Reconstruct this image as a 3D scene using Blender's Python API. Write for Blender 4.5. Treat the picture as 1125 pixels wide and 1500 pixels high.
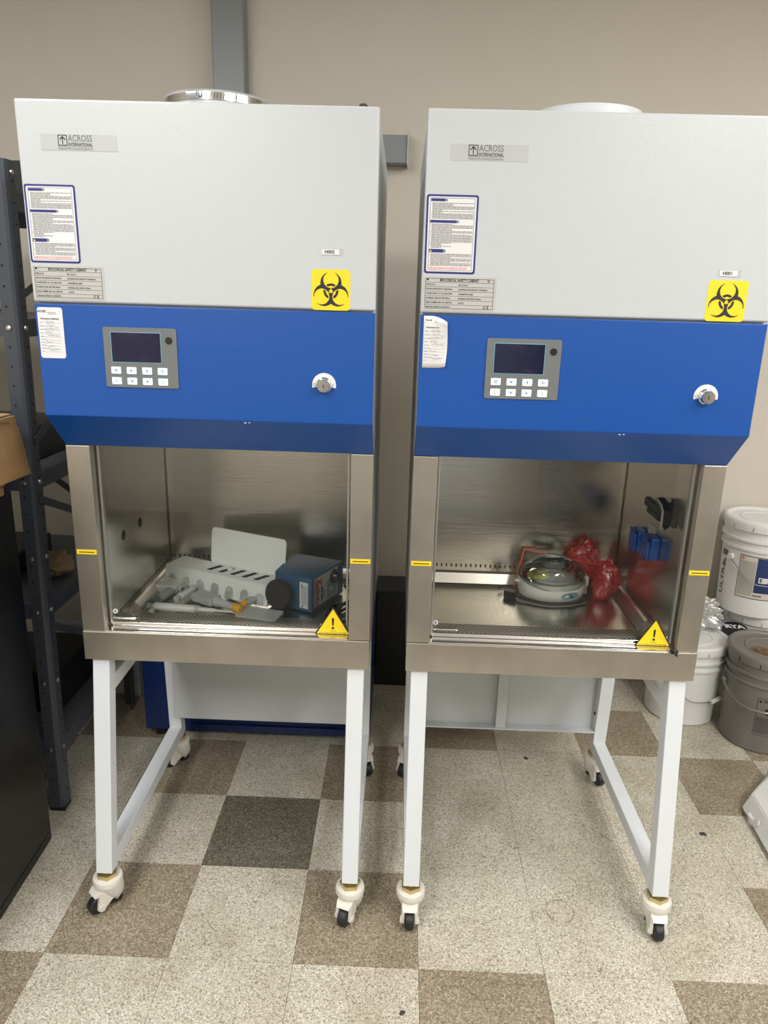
import bpy, bmesh, math, random
from mathutils import Vector, Matrix, Euler, noise
random.seed(7)
S = bpy.context.scene
for o in list(bpy.data.objects): bpy.data.objects.remove(o)
C = S.collection
R_ = math.radians
PI = math.pi

# ------------------------------------------------------------------ camera
cam_d = bpy.data.cameras.new('camera'); cam = bpy.data.objects.new('camera', cam_d); C.objects.link(cam)
def cam_axes(p, r, y):
    right = Vector((math.cos(y), math.sin(y), 0)); f = Vector((-math.sin(y)*math.cos(p), math.cos(y)*math.cos(p), -math.sin(p)))
    up = right.cross(f)
    return right*math.cos(r)+up*math.sin(r), -right*math.sin(r)+up*math.cos(r), f
cr, cu, cf = cam_axes(R_(16.00124755), R_(1.62116495), R_(1.04341233))
cam.matrix_world = Matrix(((cr.x, cu.x, -cf.x, -.0892), (cr.y, cu.y, -cf.y, -1.6919), (cr.z, cu.z, -cf.z, 1.5445), (0, 0, 0, 1)))
cam_d.sensor_fit = 'HORIZONTAL'; cam_d.sensor_width = 36; cam_d.lens = 1064.38/1125*36
cam_d.clip_start = .02
S.camera = cam

# ------------------------------------------------------------------ world, light, exposure
w = bpy.data.worlds.new('world'); S.world = w; w.use_nodes = True
w.node_tree.nodes['Background'].inputs[0].default_value = (.9, .92, 1, 1)
w.node_tree.nodes['Background'].inputs[1].default_value = .05
S.view_settings.view_transform = 'Standard'; S.view_settings.look = 'None'
S.view_settings.exposure = -0.1; S.view_settings.gamma = 1
S.view_settings.use_curve_mapping = False
CEIL = 2.75
LAMPS = [(-1.2, -.80, 16), (1.3, -.80, 16), (-1.2, -2.5, 66), (1.3, -2.5, 66), (2.3, -1.3, 20)]
for i, (lx, ly, e) in enumerate(LAMPS):
    l = bpy.data.lights.new('troffer_light', 'AREA'); l.shape = 'RECTANGLE'; l.size = .55; l.size_y = 1.15; l.energy = e
    l.color = (1, .99, .972)
    lo = bpy.data.objects.new('troffer_light', l); C.objects.link(lo); lo.location = (lx, ly, CEIL-.035)

# ------------------------------------------------------------------ materials
MATS = {}
def M(name, col=(.8, .8, .8), rough=.5, metal=0, **k):
    if name in MATS: return MATS[name]
    m = bpy.data.materials.new(name); m.use_nodes = True; MATS[name] = m
    b = m.node_tree.nodes['Principled BSDF']
    b.inputs['Base Color'].default_value = (*col, 1); b.inputs['Roughness'].default_value = rough; b.inputs['Metallic'].default_value = metal
    if 'spec' in k: b.inputs['Specular IOR Level'].default_value = k['spec']
    if 'emit' in k:
        b.inputs['Emission Color'].default_value = (*k.get('ecol', col), 1); b.inputs['Emission Strength'].default_value = k['emit']
    if 'trans' in k: b.inputs['Transmission Weight'].default_value = k['trans']
    if 'alpha' in k: b.inputs['Alpha'].default_value = k['alpha']
    nt = m.node_tree
    if 'bump' in k:
        sc, st = k['bump']
        tc = nt.nodes.new('ShaderNodeTexCoord'); n = nt.nodes.new('ShaderNodeTexNoise'); n.inputs['Scale'].default_value = sc; n.inputs['Detail'].default_value = 2
        bp = nt.nodes.new('ShaderNodeBump'); bp.inputs['Strength'].default_value = st; bp.inputs['Distance'].default_value = .002
        nt.links.new(tc.outputs['Object'], n.inputs['Vector']); nt.links.new(n.outputs['Fac'], bp.inputs['Height']); nt.links.new(bp.outputs[0], b.inputs['Normal'])
    if 'mottle' in k:                    # (scale, second colour, low, high)
        sc, c2, lo, hi = k['mottle']
        tc = nt.nodes.new('ShaderNodeTexCoord'); mp = nt.nodes.new('ShaderNodeMapping'); mp.inputs['Scale'].default_value = k.get('stretch', (1, 1, 1))
        n = nt.nodes.new('ShaderNodeTexNoise'); n.inputs['Scale'].default_value = sc; n.inputs['Detail'].default_value = 5
        r = nt.nodes.new('ShaderNodeValToRGB'); r.color_ramp.elements[0].position = lo; r.color_ramp.elements[1].position = hi
        r.color_ramp.elements[0].color = (*col, 1); r.color_ramp.elements[1].color = (*c2, 1)
        nt.links.new(tc.outputs['Object'], mp.inputs['Vector']); nt.links.new(mp.outputs[0], n.inputs['Vector'])
        nt.links.new(n.outputs['Fac'], r.inputs['Fac']); nt.links.new(r.outputs[0], b.inputs['Base Color'])
    return m

white = M('white_powder_coat', (.50, .52, .535), .36, bump=(260, .10))
blue = M('blue_powder_coat', (.0035, .068, .315), .36, bump=(300, .12))
wframe = M('white_frame_paint', (.64, .665, .69), .4)
steel = M('brushed_steel', (.57, .525, .46), .34, 1, mottle=(7, (.73, .685, .61), .3, .7), stretch=(1, 1, .8), bump=(120, .03))
def aniso(m, rough, sc):
    nt = m.node_tree; b = nt.nodes['Principled BSDF']
    tc = nt.nodes.new('ShaderNodeTexCoord'); mp = nt.nodes.new('ShaderNodeMapping'); mp.inputs['Scale'].default_value = sc
    n = nt.nodes.new('ShaderNodeTexNoise'); n.inputs['Scale'].default_value = 1.5; n.inputs['Detail'].default_value = 3
    mr = nt.nodes.new('ShaderNodeMapRange'); mr.inputs['To Min'].default_value = rough-.06; mr.inputs['To Max'].default_value = rough+.1
    nt.links.new(tc.outputs['Object'], mp.inputs[0]); nt.links.new(mp.outputs[0], n.inputs['Vector'])
    nt.links.new(n.outputs['Fac'], mr.inputs['Value']); nt.links.new(mr.outputs[0], b.inputs['Roughness'])
    bp = nt.nodes.new('ShaderNodeBump'); bp.inputs['Strength'].default_value = .35; bp.inputs['Distance'].default_value = .0006
    nt.links.new(n.outputs['Fac'], bp.inputs['Height']); nt.links.new(bp.outputs[0], b.inputs['Normal'])
liner = M('steel_liner', (.68, .64, .575), .2, 1); aniso(liner, .17, (3, 3, 420))
pan = M('steel_pan', (.62, .59, .52), .2, 1); aniso(pan, .16, (3, 420, 3))
chrome = M('polished_metal', (.75, .74, .72), .14, 1)
zinc = M('galvanised_hardware', (.6, .6, .6), .35, 1)
brass = M('yellow_zinc_nut', (.62, .52, .28), .3, 1)
cream = M('cream_cast_housing', (.66, .635, .575), .42)
rubber = M('black_rubber', (.012, .012, .013), .5)
blackm = M('black_plastic', (.01, .01, .011), .38)
ink = M('black_ink', (.012, .012, .016), .6)
inkgrey = M('grey_ink', (.15, .15, .155), .6)
inkfaint = M('faint_ink', (.20, .195, .19), .7)
inkred = M('red_ink', (.75, .17, .18), .6)
inkblue = M('pen_ink', (.12, .13, .2), .6)
navy = M('navy_print', (.018, .02, .16), .45)
paper = M('white_label', (.70, .70, .70), .42)
foil = M('silver_label', (.46, .455, .435), .4)
clearlabel = M('clear_label', (.455, .47, .475), .25)
yellow = M('yellow_print', (.86, .62, .012), .4)
panelgrey = M('grey_membrane', (.145, .155, .155), .45)
screen = M('dark_screen', (.008, .009, .035), .12, mottle=(14, (.03, .02, .05), .5, .62))
screenrim = M('screen_rim', (.16, .35, .45), .3)
button = M('lit_button', (.75, .85, .88), .3, emit=.35, ecol=(.8, .93, 1))
icon = M('icon_print', (.05, .2, .3), .5)
greypost = M('grey_shelf_paint', (.052, .061, .077), .42)
greywall = M('grey_column_paint', (.245, .262, .27), .38)
hole = M('dark_hole', (.01, .01, .01), .9)
slotm = M('slot_shadow', (.015, .014, .012), .9)
acryl = M('white_acrylic', (.82, .84, .81), .22)
acrylgrey = M('frosted_acrylic', (.5, .52, .5), .3)
pipw = M('pipette_white', (.68, .69, .66), .35)
pipg = M('pipette_grey', (.44, .46, .45), .4)
pipb = M('pipette_teal', (.12, .22, .25), .4)
orange = M('orange_plastic', (.85, .42, .03), .4)
vblue = M('teal_blue_enamel', (.022, .085, .165), .45, bump=(300, .1))
redwire = M('red_coated_wire', (.85, .11, .03), .35)
dustyblack = M('dusty_black_steel', (.006, .006, .0065), .24, bump=(6, .05), spec=.3)
bwhite = M('white_bucket_plastic', (.74, .735, .715), .36)
bgrey = M('grey_bucket_plastic', (.16, .15, .135), .42, mottle=(7, (.20, .188, .165), .35, .7))
rust = M('rust_residue', (.2, .12, .05), .7, mottle=(60, (.09, .06, .035), .4, .6))
bucketblue = M('blue_label_print', (.015, .035, .13), .4)
beigeprint = M('beige_label_print', (.60, .565, .49), .5)
stoolw = M('white_stool_plastic', (.60, .595, .575), .4)
sockblue = M('blue_socket_plastic', (.015, .11, .48), .3)
card = M('cardboard', (.36, .215, .095), .8, mottle=(9, (.30, .175, .075), .35, .7), bump=(40, .15))
kraft = M('crumpled_kraft', (.33, .235, .14), .85)
beigelock = M('beige_locker', (.55, .52, .46), .5)
smokedrotor = M('grey_rotor', (.2, .21, .21), .35)

def thin_glass(name, tint, base, edge):
    m = bpy.data.materials.new(name); m.use_nodes = True; nt = m.node_tree; nt.nodes.clear()
    out = nt.nodes.new('ShaderNodeOutputMaterial'); mix = nt.nodes.new('ShaderNodeMixShader')
    t = nt.nodes.new('ShaderNodeBsdfTransparent'); t.inputs[0].default_value = (*tint, 1)
    g = nt.nodes.new('ShaderNodeBsdfGlossy'); g.inputs['Roughness'].default_value = .03; g.inputs[0].default_value = (.9, .95, .93, 1)
    lw = nt.nodes.new('ShaderNodeFresnel'); lw.inputs[0].default_value = 1.45
    mr = nt.nodes.new('ShaderNodeMapRange'); mr.inputs['To Min'].default_value = base; mr.inputs['To Max'].default_value = edge
    nt.links.new(lw.outputs[0], mr.inputs['Value']); nt.links.new(mr.outputs[0], mix.inputs[0])
    nt.links.new(t.outputs[0], mix.inputs[1]); nt.links.new(g.outputs[0], mix.inputs[2]); nt.links.new(mix.outputs[0], out.inputs[0])
    MATS[name] = m; return m
glass = thin_glass('sash_glass', (.98, .985, .98), .01, .8)
dome_m = thin_glass('clear_dome', (.86, .87, .85), .05, 1)

def film(name, col, tr, gl, glcol=(1, 1, 1), rough=.18):
    m = bpy.data.materials.new(name); m.use_nodes = True; nt = m.node_tree; nt.nodes.clear()
    out = nt.nodes.new('ShaderNodeOutputMaterial')
    d = nt.nodes.new('ShaderNodeBsdfDiffuse'); d.inputs[0].default_value = (*col, 1)
    tl = nt.nodes.new('ShaderNodeBsdfTranslucent'); tl.inputs[0].default_value = (*col, 1)
    t = nt.nodes.new('ShaderNodeBsdfTransparent'); t.inputs[0].default_value = (*[min(1, c*1.5+.2) for c in col], 1)
    g = nt.nodes.new('ShaderNodeBsdfGlossy'); g.inputs['Roughness'].default_value = rough; g.inputs[0].default_value = (*glcol, 1)
    a = nt.nodes.new('ShaderNodeMixShader'); a.inputs[0].default_value = .4
    b = nt.nodes.new('ShaderNodeMixShader'); b.inputs[0].default_value = tr
    c = nt.nodes.new('ShaderNodeMixShader'); c.inputs[0].default_value = gl
    L = nt.links.new
    L(d.outputs[0], a.inputs[1]); L(tl.outputs[0], a.inputs[2]); L(a.outputs[0], b.inputs[1]); L(t.outputs[0], b.inputs[2])
    L(b.outputs[0], c.inputs[1]); L(g.outputs[0], c.inputs[2]); L(c.outputs[0], out.inputs[0])
    MATS[name] = m; return m
redfilm = film('red_bag_film', (.85, .04, .045), .2, .1)
clearfilm = film('clear_plastic_film', (.74, .75, .75), .45, .22)

def grille_mat():
    m = M('perforated_steel', (.6, .56, .5), .5, 1); nt = m.node_tree; b = nt.nodes['Principled BSDF']; L = nt.links.new
    tc = nt.nodes.new('ShaderNodeTexCoord'); mp = nt.nodes.new('ShaderNodeMapping'); mp.inputs['Rotation'].default_value = (0, 0, R_(45)); mp.inputs['Scale'].default_value = (118,)*3
    fr = nt.nodes.new('ShaderNodeVectorMath'); fr.operation = 'FRACTION'
    sb = nt.nodes.new('ShaderNodeVectorMath'); sb.operation = 'SUBTRACT'; sb.inputs[1].default_value = (.5, .5, 0)
    ml = nt.nodes.new('ShaderNodeVectorMath'); ml.operation = 'MULTIPLY'; ml.inputs[1].default_value = (1, 1, 0)
    ln = nt.nodes.new('ShaderNodeVectorMath'); ln.operation = 'LENGTH'
    lt = nt.nodes.new('ShaderNodeMath'); lt.operation = 'LESS_THAN'; lt.inputs[1].default_value = .33
    mx = nt.nodes.new('ShaderNodeMix'); mx.data_type = 'RGBA'; mx.inputs['A'].default_value = (.74, .70, .63, 1); mx.inputs['B'].default_value = (.006, .006, .006, 1)
    su = nt.nodes.new('ShaderNodeMath'); su.operation = 'SUBTRACT'; su.inputs[0].default_value = 1
    L(tc.outputs['Object'], mp.inputs[0]); L(mp.outputs[0], fr.inputs[0]); L(fr.outputs[0], sb.inputs[0]); L(sb.outputs[0], ml.inputs[0])
    L(ml.outputs[0], ln.inputs[0]); L(ln.outputs['Value'], lt.inputs[0]); L(lt.outputs[0], mx.inputs['Factor']); L(mx.outputs['Result'], b.inputs['Base Color'])
    L(lt.outputs[0], su.inputs[1]); L(su.outputs[0], b.inputs['Metallic'])
    return m
grille = grille_mat()

def wall_mat():
    return M('beige_wall_paint', (.64, .595, .52), .62, bump=(90, .1), mottle=(1.2, (.66, .615, .54), .35, .65))
wallm = wall_mat()
ceilm = M('ceiling_white', (.75, .74, .71), .8)
grout = M('floor_substrate', (.09, .08, .065), .9)

def tile_mat(name, base, fleck_d, fleck_l, stain):
    m = bpy.data.materials.new(name); m.use_nodes = True; MATS[name] = m; nt = m.node_tree; L = nt.links.new
    b = nt.nodes['Principled BSDF']; b.inputs['Roughness'].default_value = .42
    g = nt.nodes.new('ShaderNodeNewGeometry')
    v = nt.nodes.new('ShaderNodeTexVoronoi'); v.inputs['Scale'].default_value = 330
    r = nt.nodes.new('ShaderNodeValToRGB'); e = r.color_ramp.elements
    e[0].position = 0; e[0].color = (*fleck_d, 1); e[1].position = .26; e[1].color = (*base, 1)
    x = e.new(.62); x.color = (*base, 1); x = e.new(.86); x.color = (*fleck_l, 1); r.color_ramp.interpolation = 'LINEAR'
    sp = nt.nodes.new('ShaderNodeSeparateColor')
    L(g.outputs['Position'], v.inputs['Vector']); L(v.outputs['Color'], sp.inputs[0]); L(sp.outputs[0], r.inputs[0])
    n = nt.nodes.new('ShaderNodeTexNoise'); n.inputs['Scale'].default_value = 5; n.inputs['Detail'].default_value = 6
    r2 = nt.nodes.new('ShaderNodeValToRGB'); q = r2.color_ramp.elements
    q[0].position = .30; q[0].color = (*stain, 1); q[1].position = .58; q[1].color = (1, 1, 1, 1)
    n3 = nt.nodes.new('ShaderNodeTexNoise'); n3.inputs['Scale'].default_value = 38; n3.inputs['Detail'].default_value = 2
    r3 = nt.nodes.new('ShaderNodeValToRGB'); q = r3.color_ramp.elements
    q[0].position = .22; q[0].color = (.35, .33, .3, 1); q[1].position = .255; q[1].color = (1, 1, 1, 1)
    mx = nt.nodes.new('ShaderNodeMix'); mx.data_type = 'RGBA'; mx.blend_type = 'MULTIPLY'; mx.inputs['Factor'].default_value = 1
    mx2 = nt.nodes.new('ShaderNodeMix'); mx2.data_type = 'RGBA'; mx2.blend_type = 'MULTIPLY'; mx2.inputs['Factor'].default_value = 1
    L(g.outputs['Position'], n.inputs['Vector']); L(g.outputs['Position'], n3.inputs['Vector'])
    L(n.outputs['Fac'], r2.inputs[0]); L(n3.outputs['Fac'], r3.inputs[0])
    L(r.outputs[0], mx.inputs['A']); L(r2.outputs[0], mx.inputs['B']); L(mx.outputs['Result'], mx2.inputs['A']); L(r3.outputs[0], mx2.inputs['B'])
    L(mx2.outputs['Result'], b.inputs['Base Color'])
    return m
t_light = tile_mat('vinyl_tile_cream', (.49, .452, .368), (.20, .175, .135), (.68, .65, .56), (.80, .78, .72))
t_tan = tile_mat('vinyl_tile_tan', (.26, .215, .15), (.12, .095, .065), (.44, .385, .29), (.82, .8, .76))
t_dark = tile_mat('vinyl_tile_olive', (.115, .105, .075), (.05, .045, .03), (.24, .225, .17), (.85, .85, .82))

# ------------------------------------------------------------------ mesh helpers
def nb(): return bmesh.new()
def bx(bm, x0, x1, y0, y1, z0, z1, bev=0, seg=2):
    vs = [bm.verts.new((x, y, z)) for x in (x0, x1) for y in (y0, y1) for z in (z0, z1)]
    fs = [(0, 1, 3, 2), (4, 6, 7, 5), (0, 4, 5, 1), (2, 3, 7, 6), (0, 2, 6, 4), (1, 5, 7, 3)]
    F = [bm.faces.new([vs[i] for i in f]) for f in fs]
    if bev:
        es = list({e for f in F for e in f.edges})
        bmesh.ops.bevel(bm, geom=es, offset=bev, segments=seg, affect='EDGES', profile=.5)
    return vs
def prism(bm, pts, axis, a, b, bev=0):
    """polygon pts (u,v) extruded along axis from a to b; axis x: (y,z), y: (x,z), z: (x,y)"""
    def P(u, v, t): return {'x': (t, u, v), 'y': (u, t, v), 'z': (u, v, t)}[axis]
    A = [bm.verts.new(P(u, v, a)) for u, v in pts]; B = [bm.verts.new(P(u, v, b)) for u, v in pts]
    n = len(pts); F = [bm.faces.new(A), bm.faces.new(B[::-1])]
    for i in range(n): F.append(bm.faces.new((A[i], B[i], B[(i+1) % n], A[(i+1) % n])))
    bmesh.ops.recalc_face_normals(bm, faces=F)
    if bev:
        es = list({e for f in F for e in f.edges}); bmesh.ops.bevel(bm, geom=es, offset=bev, segments=2, affect='EDGES', profile=.5)
def rrect(x0, x1, z0, z1, r, n=4):
    out = []
    for cx, cz, a in ((x1-r, z1-r, 0), (x0+r, z1-r, 90), (x0+r, z0+r, 180), (x1-r, z0+r, 270)):
        for i in range(n+1):
            t = R_(a+90*i/n); out.append((cx+r*math.cos(t), cz+r*math.sin(t)))
    return out
def lathe(bm, prof, n=32, mat=None, cap=True):
    """prof [(r,z)] about z"""
    rings = []
    for r, z in prof:
        rings.append([bm.verts.new((r*math.cos(2*PI*i/n), r*math.sin(2*PI*i/n), z)) for i in range(n)])
    F = []
    for a, b in zip(rings, rings[1:]):
        for i in range(n): F.append(bm.faces.new((a[i], a[(i+1) % n], b[(i+1) % n], b[i])))
    if cap:
        if prof[0][0] > 1e-5: F.append(bm.faces.new(rings[0][::-1]))
        if prof[-1][0] > 1e-5: F.append(bm.faces.new(rings[-1]))
    vs = [v for r in rings for v in r]
    if mat is not None: bmesh.ops.transform(bm, matrix=mat, verts=vs)
    return vs
def axis_mat(p0, d):
    d = Vector(d).normalized(); return Matrix.Translation(Vector(p0)) @ d.to_track_quat('Z', 'Y').to_matrix().to_4x4()
def cyl(bm, p0, p1, r, n=16, r1=None):
    L = (Vector(p1)-Vector(p0)).length
    return lathe(bm, [(r, 0), (r if r1 is None else r1, L)], n, axis_mat(p0, Vector(p1)-Vector(p0)))
def tube(bm, pts, r, n=8, closed=False):
    pts = [Vector(p) for p in pts]; rings = []; prev = None; N = len(pts)
    for i, p in enumerate(pts):
        if closed: t = pts[(i+1) % N]-pts[i-1]
        else: t = pts[min(i+1, N-1)]-pts[max(i-1, 0)]
        t.normalize()
        if prev is None:
            prev = t.orthogonal().normalized()
        else:
            prev = (prev-t*prev.dot(t)).normalized()
        bn = t.cross(prev)
        rings.append([bm.verts.new(p+r*(math.cos(2*PI*k/n)*prev+math.sin(2*PI*k/n)*bn)) for k in range(n)])
    seq = list(zip(rings, rings[1:]))+([(rings[-1], rings[0])] if closed else [])
    for a, b in seq:
        for k in range(n): bm.faces.new((a[k], a[(k+1) % n], b[(k+1) % n], b[k]))
    if not closed: bm.faces.new(rings[0][::-1]); bm.faces.new(rings[-1])
def smooth_pts(pts, n=6):
    pts = [Vector(p) for p in pts]; out = []
    for i in range(len(pts)-1):
        p0, p1, p2, p3 = pts[max(i-1, 0)], pts[i], pts[i+1], pts[min(i+2, len(pts)-1)]
        for k in range(n):
            t = k/n; out.append(.5*((2*p1)+(p2-p0)*t+(2*p0-5*p1+4*p2-p3)*t*t+(3*p1-p0-3*p2+p3)*t**3))
    out.append(pts[-1]); return out
def hull(bm, pts):
    vs = [bm.verts.new(p) for p in pts]
    r = bmesh.ops.convex_hull(bm, input=vs)
    bad = [v for v in set(r['geom_interior']+r['geom_unused']) if isinstance(v, bmesh.types.BMVert) and v.is_valid]
    if bad: bmesh.ops.delete(bm, geom=bad, context='VERTS')
def obj(name, bm, mat, parent=None, smooth=False, kind=None, label=None):
    me = bpy.data.meshes.new(name)
    if smooth is not False:
        bm.normal_update()
        ang = R_(40) if smooth is True else R_(smooth)
        for f in bm.faces: f.smooth = True
        for e in bm.edges:
            if len(e.link_faces) == 2 and e.calc_face_angle(0) > ang: e.smooth = False
    bmesh.ops.recalc_face_normals(bm, faces=bm.faces)
    bm.to_mesh(me); bm.free(); me.materials.append(mat)
    o = bpy.data.objects.new(name, me); C.objects.link(o)
    if parent: o.parent = parent
    if kind: o['kind'] = kind
    if label: o['label'] = label
    return o
def thing(name, label, cat, loc=(0, 0, 0), rot=(0, 0, 0), group=None):
    o = bpy.data.objects.new(name, None); C.objects.link(o); o.location = loc; o.rotation_euler = rot
    o.empty_display_size = .05; tag(o, label, cat, group); return o
def tag(o, label, cat, group=None):
    o['label'] = label; o['category'] = cat
    if group: o['group'] = group
    return o
_fontcache = {}
def text_verts(s, size, bold=0, align='CENTER', width=None):
    cu_ = bpy.data.curves.new('t', 'FONT'); cu_.body = s; cu_.size = size; cu_.align_x = align; cu_.align_y = 'CENTER'; cu_.offset = bold; cu_.resolution_u = 2
    o = bpy.data.objects.new('t', cu_); C.objects.link(o); bpy.context.view_layer.update()
    me = bpy.data.meshes.new_from_object(o.evaluated_get(bpy.context.evaluated_depsgraph_get()))
    v = [tuple(p.co) for p in me.vertices]; f = [tuple(p.vertices) for p in me.polygons]
    bpy.data.objects.remove(o); bpy.data.curves.remove(cu_); bpy.data.meshes.remove(me)
    if width and v:
        w0 = max(p[0] for p in v)-min(p[0] for p in v); k = width/w0
        v = [(p[0]*k, p[1], p[2]) for p in v]
    return v, f
def text_into(bm, s, size, fn, bold=0, align='CENTER', width=None):
    """fn maps (u, v) -> 3-D point"""
    v, f = text_verts(s, size, bold, align, width)
    vs = [bm.verts.new(fn(p[0], p[1])) for p in v]
    for q in f:
        try: bm.faces.new([vs[i] for i in q])
        except ValueError: pass
def quadf(bm, fn, u0, u1, v0, v1):
    bm.faces.new([bm.verts.new(fn(u, v)) for u, v in ((u0, v0), (u1, v0), (u1, v1), (u0, v1))])
def flat(bm, fn, pts): bm.faces.new([bm.verts.new(fn(u, v)) for u, v in pts])

# ------------------------------------------------------------------ the room
XL, XR, YB, YF = -2.5, 2.7, 1.225, -3.6
def struct(name, bm, mat, **k): return obj(name, bm, mat, kind='structure', **k)
b = nb(); bx(b, XL-.1, XR+.1, YB, YB+.1, 0, CEIL); struct('wall_back', b, wallm)
b = nb(); bx(b, XL-.1, XR+.1, YF-.1, YF, 0, CEIL); struct('wall_front', b, wallm)
b = nb(); bx(b, XL-.1, XL, YF, YB, 0, CEIL); struct('wall_left', b, wallm)
b = nb(); bx(b, XR, XR+.1, YF, YB, 0, CEIL); struct('wall_right', b, wallm)
b = nb(); bx(b, XL-.1, XR+.1, YF-.1, YB+.1, CEIL, CEIL+.08); struct('ceiling', b, ceilm)
b = nb(); bx(b, XL-.1, XR+.1, YF-.1, YB+.1, -.06, -.0035); floor = struct('floor', b, grout)
b = nb(); prism(b, [(YB, .0), (YB-.012, 0), (YB-.008, .012), (YB-.008, .1), (YB, .102)], 'x', XL, XR); struct('baseboard_back', b, M('dark_vinyl_base', (.02, .02, .02), .5))
T = .3048
TAN = {(-3, 1), (-1, 1), (0, 2), (2, 2), (3, 1), (-3, -1), (-1, -1), (3, -1), (-4, -2), (0, -2), (2, -2), (-4, 2), (-5, 1), (4, 2), (-2, 3), (1, 3), (-5, -1), (5, 1), (5, -1)}
DARK = {(-2, 0)}
tmesh = {}
for i in range(-6, 9):
    for j in range(-4, 5):
        x0, y0 = i*T, j*T
        if x0 > XR or y0 > YB: continue
        k = 't' if (i, j) in TAN else 'd' if (i, j) in DARK else 'l'
        key = (k, y0+T > YB)
        if key not in tmesh:
            bm = nb(); bx(bm, .0005, T-.0005, .0005, min(T-.0005, (YB-4*T) if key[1] else T), -.0035, 0)
            o = obj('tile', bm, {'t': t_tan, 'd': t_dark, 'l': t_light}[k], floor); tmesh[key] = o
        else:
            o = tmesh[key].copy(); C.objects.link(o)
        o.location = (x0, y0, 0)
# ceiling troffers
for i, (lx, ly, e) in enumerate(LAMPS):
    b = nb(); bx(b, -.3, .3, -.6, .6, -.02, 0); 
    t = thing('ceiling_light', 'recessed fluorescent ceiling light out of the frame overhead', 'light', (lx, ly, CEIL), group='fluorescent ceiling lights overhead')
    obj('light_frame', b, wframe, t)
    b = nb(); bx(b, -.275, .275, -.575, .575, -.026, -.02); obj('diffuser', b, M('lamp_diffuser', (.9, .9, .88), .5, emit=3.0), t)
# grey column on the back wall, and the channel run from it
b = nb(); bx(b, -.782, -.671, 1.15, YB, .1, CEIL, .004); struct('trim_1', b, greywall)
b = nb(); prism(b, [(1.15, 2.03), (1.15, 2.12), (YB, 2.12), (YB, 2.03)], 'x', -.67, -.094)
ch = struct('trim_2', b, greywall)
b = nb(); bx(b, -.095, -.091, 1.142, YB, 2.022, 2.135, .001); obj('end_plate', b, white, ch)

# ------------------------------------------------------------------ biosafety cabinets
def bio_symbol(bm, fn, size, n=110):
    """black trefoil built as runs on a fine grid; size = half width"""
    dirs = [(math.cos(R_(a)), math.sin(R_(a))) for a in (90, 210, 330)]
    def inside(x, y):
        out = any((x-11*dx)**2+(y-11*dy)**2 < 15**2 for dx, dy in dirs)
        inn = any((x-15*dx)**2+(y-15*dy)**2 < 10.8**2 for dx, dy in dirs)
        r = math.hypot(x, y)
        black = out and not inn and r > 2.4
        for dx, dy in dirs:
            al = x*dx+y*dy; pe = abs(-x*dy+y*dx)
            if al > 0 and pe < .5 and al < 8: black = False
            if al > 17 and pe < 5.2: black = False
        if not black and 7.2 < r < 10.6:
            for dx, dy in dirs:
                if (x-15*dx)**2+(y-15*dy)**2 < 9.7**2: black = True
        return black
    E = 27; c = 2*E/n
    for j in range(n):
        y = -E+(j+.5)*c; run = None
        for i in range(n+1):
            x = -E+(i+.5)*c; h = i < n and inside(x, y)
            if h and run is None: run = x-c/2
            if not h and run is not None:
                quadf(bm, fn, run*size/E, (x-c/2)*size/E, (y-c/2)*size/E, (y+c/2)*size/E); run = None

def plane_fn(cx, cz, y, tilt=0):
    c, s = math.cos(tilt), math.sin(tilt)
    return lambda u, v: (cx+u*c-v*s, y, cz+u*s+v*c)
def print_lines(bm, fn, u0, u1, v, h, rnd, frac=1.0):
    """one line of illegible small print: word-sized dashes"""
    u = u0; end = u0+(u1-u0)*frac
    while u < end:
        l = rnd.uniform(.003, .011); quadf(bm, fn, u, min(u+l, end), v-h/2, v+h/2); u += l+.0009

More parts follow.
